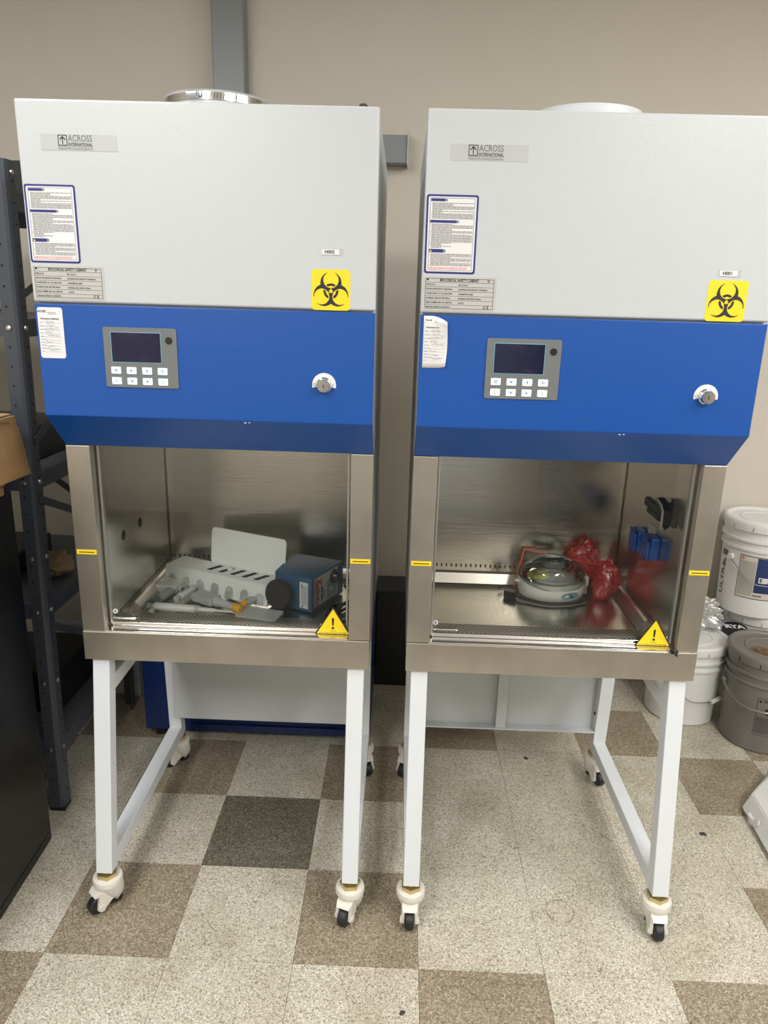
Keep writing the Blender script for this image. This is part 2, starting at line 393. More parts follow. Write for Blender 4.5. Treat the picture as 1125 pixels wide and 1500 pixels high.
def caster(parent, x, y, ang, top=.112):
    """levelling caster: ang is the heading of the wheel"""
    mt = Matrix.Translation((x, y, 0)) @ Matrix.Rotation(ang, 4, 'Z')     # local +x = wheel side
    b = nb()
    lathe(b, [(.031, .074), (.037, .078), (.038, .086), (.036, .094), (.031, .096)], 28)
    def ring(r, z, cx=0, n=18): return [(cx+r*math.cos(2*PI*i/n), r*math.sin(2*PI*i/n), z) for i in range(n)]
    hull(b, ring(.034, .082)+ring(.033, .060, -.006)+ring(.027, .040, -.012)+[(-.012, .02, .022), (-.012, -.02, .022), (-.03, 0, .024)]+[(.008, sy, .05) for sy in (-.024, .024)])
    hull(b, [(.0, .022, .082), (.0, -.022, .082), (.036, .02, .068), (.036, -.02, .068), (.046, .017, .058), (.046, -.017, .058), (0, .024, .055), (0, -.024, .055)])
    for s in (-1, 1):
        a0, a1 = s*.0135, s*.0215
        hull(b, [(px, yy, pz) for yy in (a0, a1) for px, pz in ((-.008, .066), (.034, .066), (.040, .036), (.042, .020), (.032, .012), (.022, .020), (-.002, .036))])
        cyl(b, (.032, s*.0215, .024), (.032, s*.0245, .024), .009, 12)
    bmesh.ops.transform(b, matrix=mt, verts=b.verts)
    c = obj('caster', b, cream, parent, 35)
    b = nb(); prof = [(.006, -.0115), (.021, -.0115), (.0245, -.0085), (.0255, 0), (.0245, .0085), (.021, .0115), (.006, .0115)]
    lathe(b, prof, 28, Matrix.Translation((.034, 0, .0257)) @ Matrix.Rotation(PI/2, 4, 'X')); bmesh.ops.transform(b, matrix=mt, verts=b.verts)
    obj('wheel', b, rubber, c, True)
    b = nb(); lathe(b, [(.027, .096), (.027, .108)], 6); lathe(b, [(.012, .1), (.012, top+.03)], 12); bmesh.ops.transform(b, matrix=mt, verts=b.verts)
    obj('levelling_nut', b, brass, c)
    b = nb(); lathe(b, [(.016, .010), (.018, .012), (.018, .026), (.014, .030)], 20, Matrix.Translation((-.016, 0, 0))); bmesh.ops.transform(b, matrix=mt, verts=b.verts)
    obj('foot_pad', b, rubber, c)

W = .70
FY = -.165                       # front plane of the hood
def cabinet(x0, label, tagno, tagpos, headings, opts):
    root = thing('biosafety_cabinet', label, 'lab cabinet', (x0+W/2, .17, 0), group=None)
    inv = Matrix.Translation((-x0-W/2, -.17, 0))
    def X(u): return x0+u
    def P(name, bm, mat, parent=root, **k):
        bmesh.ops.transform(bm, matrix=inv, verts=bm.verts)
        return obj(name, bm, mat, parent, **k)
    def loc(fn): return fn
    # hood body, white door, blue band
    b = nb(); prism(b, [(-.152, 1.90), (-.152, 1.30), (-.075, 1.224), (.54, 1.224), (.54, 1.90)], 'x', X(.0015), X(W-.0015), .004); hood = P('hood_body', b, white)
    b = nb(); bx(b, X(0), X(W), FY, -.152, 1.529, 1.902, .0045, 3); P('front_panel', b, white)
    b = nb(); prism(b, [(FY, 1.5255), (FY, 1.297), (-.0845, 1.2175), (-.070, 1.2175), (-.152, 1.304), (-.152, 1.5255)], 'x', X(.001), X(W-.001), .0015)
    band = P('control_band', b, blue)
    b = nb(); flat(b, plane_fn(X(.43), 1.293, FY-.0006), [(-.005, 0), (-.001, .0012), (.002, 0), (-.001, -.001)]); flat(b, plane_fn(X(.437), 1.2935, FY-.0006), [(-.002, 0), (0, .001), (.003, .0005), (.001, -.001)])
    P('paint_chip', b, paper, band, label='small white paint chips on the lower edge')
    # ---- stickers on the white door
    def sticker(name, u0, u1, z0, z1, mat, r=.003, y=FY, parent=root, th=.0005, lab=None):
        b = nb(); prism(b, rrect(X(u0), X(u1), z0, z1, r), 'y', y-th, y+.0002); return P(name, b, mat, parent, label=lab)
    rnd = random.Random(3)
    # logo strip
    st = sticker('logo_sticker', .046, .194, 1.812, 1.841, clearlabel, .002)
    fn = plane_fn(X(0), 0, FY-.0008)
    def fr(bm, u0, u1, z0, z1, t, f=None):
        f = f or fn
        quadf(bm, f, u0, u1, z0, z0+t); quadf(bm, f, u0, u1, z1-t, z1); quadf(bm, f, u0, u0+t, z0, z1); quadf(bm, f, u1-t, u1, z0, z1)
    b = nb(); fr(b, .080, .098, 1.8205, 1.8395, .0014)
    quadf(b, fn, .0882, .0898, 1.823, 1.836); 
    for s in (-1, 1): flat(b, fn, [(.089, 1.8375), (.089, 1.8347), (.089+s*.0052, 1.8298), (.089+s*.0056, 1.8322)])
    text_into(b, 'INTERNATIONAL', .0085, plane_fn(X(.1235), 1.8228, FY-.0008), .00012, width=.047)
    P('logo_print', b, ink, st)
    b = nb(); text_into(b, 'ACROSS', .0165, plane_fn(X(.1235), 1.8335, FY-.0008), .00012, width=.047); P('logo_word', b, inkgrey, st)
    b = nb(); quadf(b, fn, .080, .147, 1.8186, 1.8192); text_into(b, 'Material Processing Equipment', .0056, plane_fn(X(.1135), 1.8155, FY-.0008), 0, width=.067); P('logo_caption', b, inkgrey, st)
    # instruction sheet
    z1, z0, u0, u1 = 1.751, 1.605, .004, .105
    st = sticker('instruction_sticker', u0, u1, z0, z1, navy, .005, lab='white instruction sheet with a navy border')
    s2 = sticker('sheet_ground', u0+.0038, u1-.0038, z0+.0038, z1-.0038, paper, .003, FY-.0006, st)
    f2 = plane_fn(X(0), 0, FY-.0014)
    b = nb(); fr(b, u0+.007, u1-.007, z0+.006, z1-.006, .0006, f2)
    for za, zb, ue in ((1.7435, 1.7385, .044), (1.7045, 1.6995, .068), (1.6510, 1.6445, .044)):
        quadf(b, f2, u0+.0085, ue-.004, zb, za)
        for k in range(3): quadf(b, f2, ue-.0035+k*.0016, ue-.0025+k*.0016, zb+.0004*k, za-.0004*k)
    P('sheet_heading', b, navy, st)
    b = nb(); z = 1.7350
    for blk, (za, zb) in enumerate(((1.7365, 1.7060), (1.6980, 1.6525), (1.6430, 1.6190))):
        z = za-.001
        while z > zb:
            print_lines(b, f2, u0+.0115, u1-.009, z, .0011, rnd, rnd.choice((1, 1, 1, 1, 1, 1, .97, .97, .5, .25)))
            if rnd.random() < .35: quadf(b, f2, u0+.0088, u0+.0098, z-.0006, z+.0006)
            z -= .00215
    P('small_print', b, inkfaint, st, kind='stuff')
    b = nb()
    for z in (1.6165, 1.6142): print_lines(b, f2, u0+.009, u1-.012, z, .0011, rnd, .95)
    P('red_print', b, inkred, st, kind='stuff')
    b = nb(); flat(b, plane_fn(X(0), 0, FY-.0018), [(u0+.0098, 1.6455), (u0+.0138, 1.6455), (u0+.0118, 1.6498)]); P('warning_mark', b, yellow, st)
    # rating plate
    z1, z0, u0, u1 = 1.600, 1.534, .004, .150
    st = sticker('rating_sticker', u0, u1, z0, z1, foil, .001, lab='silver rating label ruled in rows')
    b = nb(); fr(b, u0+.004, u1-.005, z0+.004, z1-.004, .0007)
    rows = [1.5885, 1.5800, 1.5712, 1.5625, 1.5540, 1.5455]
    for z in rows: quadf(b, fn, u0+.0045, u1-.0055, z-.00025, z+.00025)
    text_into(b, 'BIOLOGICAL SAFETY CABINET', .0075, plane_fn(X(.076), 1.5925, FY-.0008), .00018, width=.078)
    lines = [('MODEL: BC-30', 'BSC CLASS: II'), ('INFLOW AIR VELOCITY: 0.50±0.025m/s', 'DOWNFLOW AIR VELOCITY: 0.33±0.025m/s'), ('POWER SUPPLY: AC 110V, 60Hz, 600W', 'CONSUMPTION: 600W'),
             ('INTERNAL SIZE: 600*500*540mm', 'EXTERNAL SIZE: 700*650*1230mm'), ('SERIAL NUMBER: BBCC-30-1120001762', 'CLASS: B1'), ('MANUFACTURED BY: ACROSS INT.', '')]
    for k, (a, c) in enumerate(lines):
        z = rows[k]-.0044
        text_into(b, a, .0043, plane_fn(X(.0105), z, FY-.0008), .00008, 'LEFT', (.017, .052, .052, .048, .052, .048)[k])
        if c: text_into(b, c, .0043, plane_fn(X(.0745), z-.0005, FY-.0008), .00008, 'LEFT', (.018, .058, .03, .046, .012)[k])
    text_into(b, 'C E', .0075, plane_fn(X(.131), 1.5415, FY-.0008), .0002)
    bio_symbol(b, plane_fn(X(.134), 1.5925, FY-.0008), .0035, 24)
    quadf(b, fn, .0105, .0145, 1.592, 1.5955)
    P('rating_print', b, ink, st)
    # biohazard square
    st = sticker('biohazard_sticker', .570, .648, 1.5285, 1.607, yellow, .007)
    b = nb(); bio_symbol(b, plane_fn(X(.609), 1.5655, FY-.0008), .0385); P('biohazard_symbol', b, ink, st)
    # number tag
    tu, tz = tagpos
    st = sticker('number_tag', tu-.013, tu+.030, tz-.0065, tz+.0065, clearlabel, .0008)
    b = nb(); bx(b, X(tu-.013), X(tu+.022), FY-.0012, FY-.0006, tz-.0052, tz+.0052); P('tag_ground', b, paper, st)
    b = nb(); text_into(b, tagno, .0090, plane_fn(X(tu+.003), tz, FY-.0016), .0002); P('tag_print', b, ink, st)
    # certificate slip on blue (the right cabinet's has curled corners)
    if opts['curl']:
        b = nb(); n = 8
        g = [[None]*(n+1) for _ in range(n+1)]
        for i in range(n+1):
            for j in range(n+1):
                u = i/n; v = j/n
                c1 = max(0, u+v-1.35)**1.6; c2 = max(0, u+(1-v)-1.55)**1.6; c3 = max(0, (1-u)+v-1.8)
                g[i][j] = b.verts.new((X(.008+.050*u-.006*c1-.012*c2), FY-.0008-.022*c1-.02*c2-.004*c3, 1.4195+.1035*v-.022*c1+.012*c2))
        for i in range(n):
            for j in range(n): b.faces.new((g[i][j], g[i+1][j], g[i+1][j+1], g[i][j+1]))
        st = P('certificate_slip', b, paper, smooth=80, label='white handwritten slip with curling right corners')
        m = st.modifiers.new('solid', 'SOLIDIFY'); m.thickness = .0003
        ua, zt = .008, 1.523
    else:
        st = sticker('certificate_slip', .0055, .0575, 1.4165, 1.5185, paper, .005); ua, zt = .0055, 1.5185
        st['label'] = 'flat white handwritten slip'
    fy = FY-.0014; b = nb(); f3 = plane_fn(X(0), 0, fy)
    for k, z in enumerate((.030, .037, .044, .051, .058, .064, .070, .076, .082, .088)):
        print_lines(b, f3, ua+.003, ua+.010+.003*(k % 3), zt-z, .0009, rnd); quadf(b, f3, ua+.014, ua+.046, zt-z-.0012, zt-z-.0009)
    for z in (.010, .013): print_lines(b, f3, ua+.022, ua+.040, zt-z, .0008, rnd)
    P('slip_print', b, inkfaint, st, kind='stuff')
    b = nb(); text_into(b, 'Accel' if opts['curl'] else 'ACCEL', .006, plane_fn(X(ua+.010), zt-.008, fy), .0001); text_into(b, 'Performance Certification', .0046, plane_fn(X(ua+.025), zt-.0225, fy), .0001, width=.038); P('slip_heading', b, ink, st)
    b = nb()
    for k in range(8):                                                     # handwriting: looping pen strokes
        z = zt-(.029, .036, .042, .050, .056, .069, .078, .084)[k]; u = ua+.014+rnd.uniform(-.004, .006); pts = []
        for q in range(rnd.randint(14, 24)):
            pts.append((X(u), fy-.0001, z+rnd.uniform(-.0022, .0026))); u += rnd.uniform(.0004, .0019)
            if u > ua+.044: break
        tube(b, pts, .00022, 4)
    P('handwriting', b, inkblue, st, kind='stuff')
    # ---- control panel
    pu0, pu1, pz0, pz1 = .139, .291, 1.361, 1.483
    cp = sticker('control_panel', pu0, pu1, pz0, pz1, panelgrey, .004, FY, root, .0022)
    pw, ph = pu1-pu0, pz1-pz0; yy = FY-.0022
    def pr(name, a0, a1, c0, c1, mat, off, rr=.0015):
        b = nb(); prism(b, rrect(X(pu0+a0*pw), X(pu0+a1*pw), pz1-c1*ph, pz1-c0*ph, rr), 'y', yy-off, yy+.0002); return P(name, b, mat, cp)
    pr('screen_bezel', .098, .788, .072, .585, screenrim, .0004); pr('screen', .108, .778, .085, .572, screen, .0007, .0005)
    b = nb(); cyl(b, (X(pu0+.895*pw), yy+.0002, pz1-.20*ph), (X(pu0+.895*pw), yy-.0005, pz1-.20*ph), .0075, 24); P('sensor_window', b, blackm, cp)
    kinds = ['fan', 'sound', 'up', 'socket', 'bulb', 'square', 'down', 'power']
    for r in range(2):
        for c in range(4):
            cx = .148+c*.2135; cz = .715+r*.178
            bt = pr('button', cx-.066, cx+.066, cz-.058, cz+.058, button, .0008)
            k = kinds[r*4+c]; f4 = plane_fn(X(pu0+cx*pw), pz1-cz*ph, yy-.0012); b = nb(); s = .0032
            def arc(a0, a1, ro, ri, n=14):
                for i in range(n):
                    t0, t1 = R_(a0+(a1-a0)*i/n), R_(a0+(a1-a0)*(i+1)/n)
                    flat(b, f4, [(ri*math.cos(t0), ri*math.sin(t0)), (ro*math.cos(t0), ro*math.sin(t0)), (ro*math.cos(t1), ro*math.sin(t1)), (ri*math.cos(t1), ri*math.sin(t1))])
            if k == 'fan':
                for a in (0, 120, 240): arc(a, a+70, s, s*.25, 5)
                arc(0, 360, s*1.05, s*.9)
            elif k == 'sound':
                flat(b, f4, [(-s, -s*.4), (-s*.4, -s*.4), (s*.2, -s), (s*.2, s), (-s*.4, s*.4), (-s, s*.4)]); arc(-45, 45, s, s*.75, 6)
            elif k in ('up', 'down'):
                q = 1 if k == 'up' else -1
                flat(b, f4, [(-s*.75, 0), (s*.75, 0), (0, q*s*1.1)]); quadf(b, f4, -s*.3, s*.3, min(0, -q*s), max(0, -q*s))
            elif k == 'socket': fr(b, -s*1.1, s*1.1, -s*.8, s*.8, .0007, f4); arc(0, 360, s*.5, s*.25)
            elif k == 'bulb': arc(-50, 230, s, s*.72); quadf(b, f4, -s*.5, s*.5, -s*1.15, -s*.75)
            elif k == 'square': fr(b, -s, s, -s, s, .0006, f4); quadf(b, f4, -s*.5, s*.5, -s*.5, s*.5)
            else: arc(125, 415, s, s*.75); quadf(b, f4, -.0004, .0004, 0, s*1.1)
            P('button_icon', b, icon, bt)
    # ---- key switch with its arc label
    ku, kz = .596, 1.3775; fk = plane_fn(X(ku), kz, 0)
    b = nb(); ro, ri, n = .0250, .0135, 24; outer = [(X(ku)+ro*math.cos(R_(-14+208*i/n)), kz+ro*math.sin(R_(-14+208*i/n))) for i in range(n+1)]
    inner = [(X(ku)+ri*math.cos(R_(194-208*i/n)), kz+ri*math.sin(R_(194-208*i/n))) for i in range(n+1)]
    prism(b, outer+inner, 'y', FY-.0008, FY+.0002); ks = P('switch_label', b, paper)
    b = nb(); f5 = plane_fn(X(ku), kz, FY-.0011)
    def arc2(cx, cz, a0, a1, ro, ri, n=20):
        for i in range(n):
            t0, t1 = R_(a0+(a1-a0)*i/n), R_(a0+(a1-a0)*(i+1)/n)
            flat(b, f5, [(cx+q*math.cos(t), cz+q*math.sin(t)) for q, t in ((ri, t0), (ro, t0), (ro, t1), (ri, t1))])
    arc2(0, 0, 25, 155, .0160, .0150); arc2(-.0195, .0005, 0, 360, .0032, .0026); quadf(b, f5, .0190, .0196, -.002, .004)
    P('switch_print', b, ink, ks)
    b = nb(); tilt = Vector((.0, -1, -.02))
    lathe(b, [(.0155, 0), (.0155, .004), (.0135, .006), (.0135, .016), (.0125, .018), (.0098, .018)], 32, axis_mat((X(ku), FY, kz), tilt)); k2 = P('key_switch', b, chrome, smooth=True)
    b = nb(); lathe(b, [(.0098, .0150), (.0098, .0175), (.008, .0178)], 24, axis_mat((X(ku), FY, kz), tilt)); P('lock_barrel', b, M('lock_face', (.10, .26, .30), .25, 1), k2, smooth=True)
    b = nb(); bx(b, X(ku)-.0008, X(ku)+.0008, FY-.0184, FY-.0170, kz-.004, kz+.003); P('keyhole', b, hole, k2)
    # ---- lower chamber
    b = nb()                                                                # outer jacket: sides + back
    bx(b, X(.0015), X(.012), -.035, .54, .757, 1.224); bx(b, X(W-.012), X(W-.0015), -.035, .54, .757, 1.224); bx(b, X(.012), X(W-.012), .53, .54, .757, 1.224)
    P('side_jacket', b, white)
    for u0, u1 in ((0, .0545), (W-.0505, W)):
        b = nb(); bx(b, X(u0), X(u1), -.085, -.0355, .7575, 1.2165, .0012); so = P('frame_stile', b, steel)
        cu_ = (u0+u1)/2
        b = nb(); bx(b, X(cu_-.0235), X(cu_+.0235), -.0858, -.0848, .9555, .9665); ym = P('height_marker', b, yellow, so)
        b = nb(); bx(b, X(cu_-.0185), X(cu_+.0185), -.0862, -.0857, .9598, .9618); P('marker_line', b, ink, ym)
    b = nb(); bx(b, X(.058), X(.063), -.056, -.042, .765, 1.2165, .001); P('sash_channel', b, zinc)
    b = nb(); bx(b, X(W-.060), X(W-.055), -.056, -.042, .765, 1.2165, .001); P('sash_channel', b, zinc)
    b = nb()                                                                # base: front lip, sides, back, pan
    bx(b, X(0), X(W), -.088, -.050, .682, .7565, .0012); P('base_front', b, steel)
    b = nb(); bx(b, X(.001), X(.03), -.049, .54, .682, .7565); bx(b, X(W-.03), X(W-.001), -.049, .54, .682, .7565); bx(b, X(.03), X(W-.03), .495, .54, .682, .7565)
    P('base_rim', b, steel)
    b = nb(); bx(b, X(.03), X(W-.03), -.050, .495, .682, .700); P('work_surface', b, pan)
    b = nb(); bx(b, X(.0535), X(W-.0525), -.0865, -.048, .7565, .7605, .0015); P('sill_strip', b, chrome)
    b = nb(); bx(b, X(.032), X(W-.032), .02, .150, .7005, .7035); P('front_grille', b, grille)
    # interior liner
    b = nb(); bx(b, X(.030), X(.042), -.034, .495, .7, 1.224); ll = P('liner_left', b, liner)
    for y, z in ((.230, .940), (.106, .942)): b = nb(); cyl(b, (X(.042), y, z), (X(.0425), y, z), .0135, 24); P('liner_port', b, hole, ll)
    b = nb(); bx(b, X(W-.042), X(W-.030), -.034, .495, .7, 1.224); lr = P('liner_right', b, liner)
    b = nb(); bx(b, X(.042), X(W-.042), .488, .498, .7, 1.224); lb = P('liner_back', b, liner)
    b = nb()
    for k in range(39): u = .050+k*.01545; bx(b, X(u), X(u+.0045), .4872, .4882, .747, .757)
    P('return_slots', b, slotm, lb, kind='stuff')
    for side, par in ((.0422, ll), (W-.0422, lr)):
        b = nb()
        for k in range(26): y = .05+k*.0162; bx(b, X(side)-.0005, X(side)+.0005, y, y+.0045, .747, .757)
        P('return_slots', b, slotm, par, kind='stuff')
    b = nb(); prism(b, [(.488, .735), (.478, .730), (.462, .7015), (.488, .7015)], 'x', X(.042), X(W-.042)); P('rear_cove', b, steel)
    for s in (0, 1):
        b = nb(); u = .042 if s == 0 else W-.042; q = 1 if s == 0 else -1
        prism(b, [(X(u), .735), (X(u+q*.006), .730), (X(u+q*.022), .7015), (X(u), .7015)], 'y', .15, .476); P('side_cove', b, steel)
    for u in (.046, W-.048):
        b = nb(); bx(b, X(u), X(u+.002), .474, .488, .735, 1.224); P('corner_bead', b, chrome)
    b = nb(); bx(b, X(.042), X(W-.042), -.034, .488, 1.212, 1.2235); P('diffuser_screen', b, M('diffuser_steel', (.5, .49, .46), .5, .8))
    # right wall: two flip-cover outlets and the black gas cock
    for y, z in (((.262, .930), (.158, .942)) if opts['curl'] else ()):
        b = nb(); bx(b, X(W-.066), X(W-.042), y-.028, y+.028, z-.031, z+.031, .005); so = P('outlet_box', b, sockblue)
        b = nb(); bx(b, X(W-.075), X(W-.0665), y-.026, y+.026, z-.030, z+.022, .004); cv = P('outlet_cover', b, sockblue, so)
        b = nb(); cyl(b, (X(W-.071), y-.024, z+.026), (X(W-.071), y+.024, z+.026), .004, 10); hull(b, [(X(W-.071)+i*.004, y+j*.010, z-k*.03) for i in (-1, 1) for j in (-1, 1) for k in (.95, 1.15)]); bmesh.ops.translate(b, verts=b.verts[-8:], vec=(-.002, 0, 0)); P('cover_hinge', b, M('dark_blue_plastic', (.006, .03, .15), .35), cv)
        b = nb(); cyl(b, (X(W-.0755), y-.020, z-.006), (X(W-.0765), y-.020, z-.006), .0022, 10); P('cover_screw', b, chrome, cv)
    if opts['curl']:
      b = nb(); bx(b, X(W-.0445), X(W-.0425), .182, .228, .962, .99); P('outlet_label', b, beigeprint, lr)
      b = nb(); zc = -.012; q = W-.042
      bx(b, X(q-.006), X(q), .05, .095, 1.038+zc, 1.095+zc, .003); cyl(b, (X(q-.006), .075, 1.065+zc), (X(q-.018), .075, 1.065+zc), .013, 14); P('cock_mount', b, blackm, lr)
      b = nb(); bx(b, X(q-.028), X(q-.010), .065, .215, 1.055+zc, 1.079+zc, .005); gc = P('gas_cock', b, blackm)
      b = nb(); bx(b, X(q-.026), X(q-.012), .10, .195, 1.041+zc, 1.0535+zc, .003); P('cock_lever', b, blackm, gc)
      b = nb(); hull(b, [(X(q-.032), .065, 1.0795+zc), (X(q-.008), .065, 1.0795+zc), (X(q-.032), .125, 1.098+zc), (X(q-.008), .125, 1.098+zc), (X(q-.032), .058, 1.045+zc), (X(q-.008), .058, 1.045+zc), (X(q-.02), .06, 1.03+zc)]); P('cock_knob', b, blackm, gc)
      b = nb(); tube(b, [(X(q-.033), .115, 1.100+zc), (X(q-.033), .075, 1.092+zc), (X(q-.033), .058, 1.080+zc), (X(q-.033), .056, 1.034+zc)], .003, 6); P('cock_band', b, M('pale_band', (.45, .43, .38), .5), gc)
    # sash
    b = nb(); bx(b, X(.056), X(W-.054), -.050, -.045, .766, 1.222); sa = P('sash_glass', b, glass)
    b = nb(); bx(b, X(.062), X(W-.060), -.0555, -.044, .7608, .770, .0015); P('sash_rail', b, chrome)
    for ua in (.066, W-.122):
        b = nb(); tube(b, smooth_pts([(X(ua), -.0505, .781), (X(ua+.001), -.056, .7815), (X(ua+.008), -.058, .782), (X(ua+.050), -.058, .782), (X(ua+.057), -.056, .7815), (X(ua+.058), -.0505, .781)], 5), .0024, 8); P('sash_handle', b, chrome, smooth=True)
    b = nb(); cyl(b, (X(.070), -.0505, .7965), (X(.070), -.0515, .7965), .0062, 20); bx(b, X(.0575), X(.0615), -.0515, -.0505, .789, .804); sk = P('round_sticker', b, paper, sa)
    b = nb(); f6 = plane_fn(X(.070), .7965, -.0517)
    for a in (35, 145): 
        c_, s_ = math.cos(R_(a)), math.sin(R_(a)); flat(b, f6, [(-.004*c_-.0006*s_, -.004*s_+.0006*c_), (.004*c_-.0006*s_, .004*s_+.0006*c_), (.004*c_+.0006*s_, .004*s_-.0006*c_), (-.004*c_+.0006*s_, -.004*s_-.0006*c_)])
    quadf(b, f6, -.0006, .0006, -.004, .004)
    P('sticker_mark', b, ink, sk)
    # warning triangle on the glass
    cu0, zb = opts['tri'], .7620
    b = nb(); prism(b, [(X(cu0-.044), zb-.003), (X(cu0+.044), zb-.003), (X(cu0+.0015), zb+.070), (X(cu0-.0015), zb+.070)], 'y', -.0622, -.0614); wt = P('warning_triangle', b, ink, sa, label='yellow warning triangle with black edge')
    b = nb(); prism(b, [(X(cu0-.0395), zb), (X(cu0+.0395), zb), (X(cu0), zb+.0655)], 'y', -.0627, -.0621); P('triangle_ground', b, yellow, wt)
    b = nb(); f7 = plane_fn(X(cu0), zb, -.0631); flat(b, f7, [(-.0018, .022), (.0018, .022), (.0028, .0400), (.0, .0425), (-.0028, .0400)])
    flat(b, f7, [(.0033*math.cos(2*PI*k/16), .0155+.0033*math.sin(2*PI*k/16)) for k in range(16)])
    text_into(b, 'Caution', .0050, plane_fn(X(cu0), zb+.0082, -.0631)); text_into(b, 'Do not open sash beyond safe height', .0036, plane_fn(X(cu0), zb+.0030, -.0631), .00008, width=.066)
    P('triangle_print', b, ink, wt)
    # ---- stand
    def beam(bm, p, q, w, d):       # rectangular tube between p and q in a plane of constant x; w along x, d across
        p, q = Vector(p), Vector(q); t = (q-p).normalized(); s = Vector((1, 0, 0)); nrm = t.cross(s).normalized()
        vs = []
        for c in (p, q):
            for a, e in ((-1, -1), (1, -1), (1, 1), (-1, 1)): vs.append(bm.verts.new(c+s*(w/2*a)+nrm*(d/2*e)))
        for f in ((0, 1, 2, 3), (4, 5, 6, 7), (0, 1, 5, 4), (1, 2, 6, 5), (2, 3, 7, 6), (3, 0, 4, 7)): bm.faces.new([vs[k] for k in f])
        bmesh.ops.bevel(bm, geom=list({e for v in vs for e in v.link_edges}), offset=.0015, segments=1, affect='EDGES')
    lx = (.0345, W-.0325)
    for k, u in enumerate(lx):
        b = nb(); beam(b, (X(u), -.055, .690), (X(u), -.150, .112), .041, .040); P('front_leg', b, wframe)
        b = nb(); beam(b, (X(u), .435, .690), (X(u), .470, .112), .041, .040); P('rear_leg', b, wframe)
        b = nb(); beam(b, (X(u), -.125, .133), (X(u), .452, .133), .040, .040); P('lower_rail', b, wframe)
        b = nb(); beam(b, (X(u), -.055, .602), (X(u), .43, .602), .040, .040); P('upper_rail', b, wframe)
        caster(root_proxy(root, inv), 0, 0, 0) if False else None
        for (yy, hd) in ((-.150, headings[k]), (.470, headings[2+k])):
            caster_local(root, X(u)-x0-W/2, yy-.17, hd)
    b = nb(); bx(b, X(.055), X(W-.053), .415, .455, .640, .680); P('cross_rail', b, wframe)
    if opts['back'] == 'flat':
        b = nb(); bx(b, X(.045), X(W-.045), .418, .436, .205, .68, .002); P('rear_panel', b, white)
    else:
        b = nb(); bx(b, X(.050), X(W-.044), .478, .484, .190, .68); bx(b, X(.050), X(W-.044), .448, .478, .188, .194, .001); bx(b, X(W-.050), X(W-.044), .448, .478, .194, .68, .001); bx(b, X(.050), X(.056), .448, .478, .194, .68, .001)
        rp = P('rear_panel', b, white)
        b = nb(); bx(b, X(.318), X(.352), .450, .478, .194, .68, .0015); P('panel_rib', b, white, rp)
        for z in (.255, .5): b = nb(); cyl(b, (X(W-.050), .463, z), (X(W-.056), .463, z), .006, 8); P('panel_bolt', b, blackm, rp)
    # ---- top: exhaust collar
    cx, cy = X(opts['collar']), .215
    if opts['top'] == 'clamp':
        b = nb(); lathe(b, [(.122, 1.90), (.122, 1.985), (.125, 1.988), (.119, 1.988), (.119, 1.90)], 48, Matrix.Translation((cx, cy, 0))); ec = P('exhaust_collar', b, wframe, smooth=True)
        b = nb(); lathe(b, [(.1225, 1.968), (.1245, 1.968), (.1245, 1.9835), (.1225, 1.9835)], 48, Matrix.Translation((cx, cy, 0)), cap=False); cl = P('hose_clamp', b, chrome, ec, smooth=True)
        b = nb()
        for k in range(16):
            a = R_(-98+k*3.2); p = Vector((cx+.1246*math.cos(a), cy+.1246*math.sin(a), 1.976)); q = p+Vector((.0008*math.cos(a), .0008*math.sin(a), 0))
            tube(b, [p+Vector((0, 0, -.005)), p+Vector((-.002*math.sin(a), .002*math.cos(a), .005))], .0007, 4)
        P('clamp_thread', b, hole, cl, kind='stuff')
        b = nb(); a = R_(-103); p = Vector((cx+.130*math.cos(a), cy+.130*math.sin(a), 1.977)); tvec = Vector((-math.sin(a), math.cos(a), 0)); cyl(b, p-tvec*.012, p+tvec*.012, .007, 10); cyl(b, p+tvec*.012, p+tvec*.019, .0045, 6); P('clamp_screw', b, zinc, cl)
        b = nb(); lathe(b, [(.007, 1.90), (.007, 1.928), (.0095, 1.93), (.0095, 1.943), (.006, 1.946)], 12, Matrix.Translation((X(.658), 0.01, 0))); P('cable_gland', b, blackm)
    else:
        b = nb(); lathe(b, [(.122, 1.90), (.122, 1.955), (.130, 1.957), (.131, 1.972), (.127, 1.9785), (.110, 1.981), (.085, 1.986), (.0, 1.987)], 56, Matrix.Translation((cx, cy, 0))); P('exhaust_cap', b, wframe, smooth=50)
    if opts['clip']:
        b = nb(); bx(b, X(.632), X(.650), -.098, -.088, .7565, .768, .003); tube(b, smooth_pts([(X(.636), -.095, .77), (X(.64), -.105, .762), (X(.645), -.10, .755), (X(.64), -.092, .763)]), .003, 6); P('sash_latch', b, blackm)
    return root

def caster_local(root, x, y, ang): caster(root, x, y, ang)
def root_proxy(r, i): return r

cabL = cabinet(-.8455, 'white and blue biosafety cabinet holding pipettes and a mixer, beside the metal shelving', 'H002', (.603, 1.640), (R_(230), R_(250), R_(225), R_(300)),
               dict(curl=False, tri=.6095, back='flat', collar=.305, top='clamp', clip=False))
cabR = cabinet(-.0550, 'white and blue biosafety cabinet holding a centrifuge and red bag, beside the buckets', 'H001', (.600, 1.620), (R_(268), R_(268), R_(240), R_(285)),
               dict(curl=True, tri=.600, back='tray', collar=.378, top='cap', clip=True))

# ------------------------------------------------------------------ inside the left cabinet
ZF = .7005
def world_obj(name, bm, mat, root, **k):
    top = root
    while top.parent: top = top.parent
    bmesh.ops.transform(bm, matrix=Matrix.Translation(-Vector(top.location)), verts=bm.verts); return obj(name, bm, mat, root, **k)

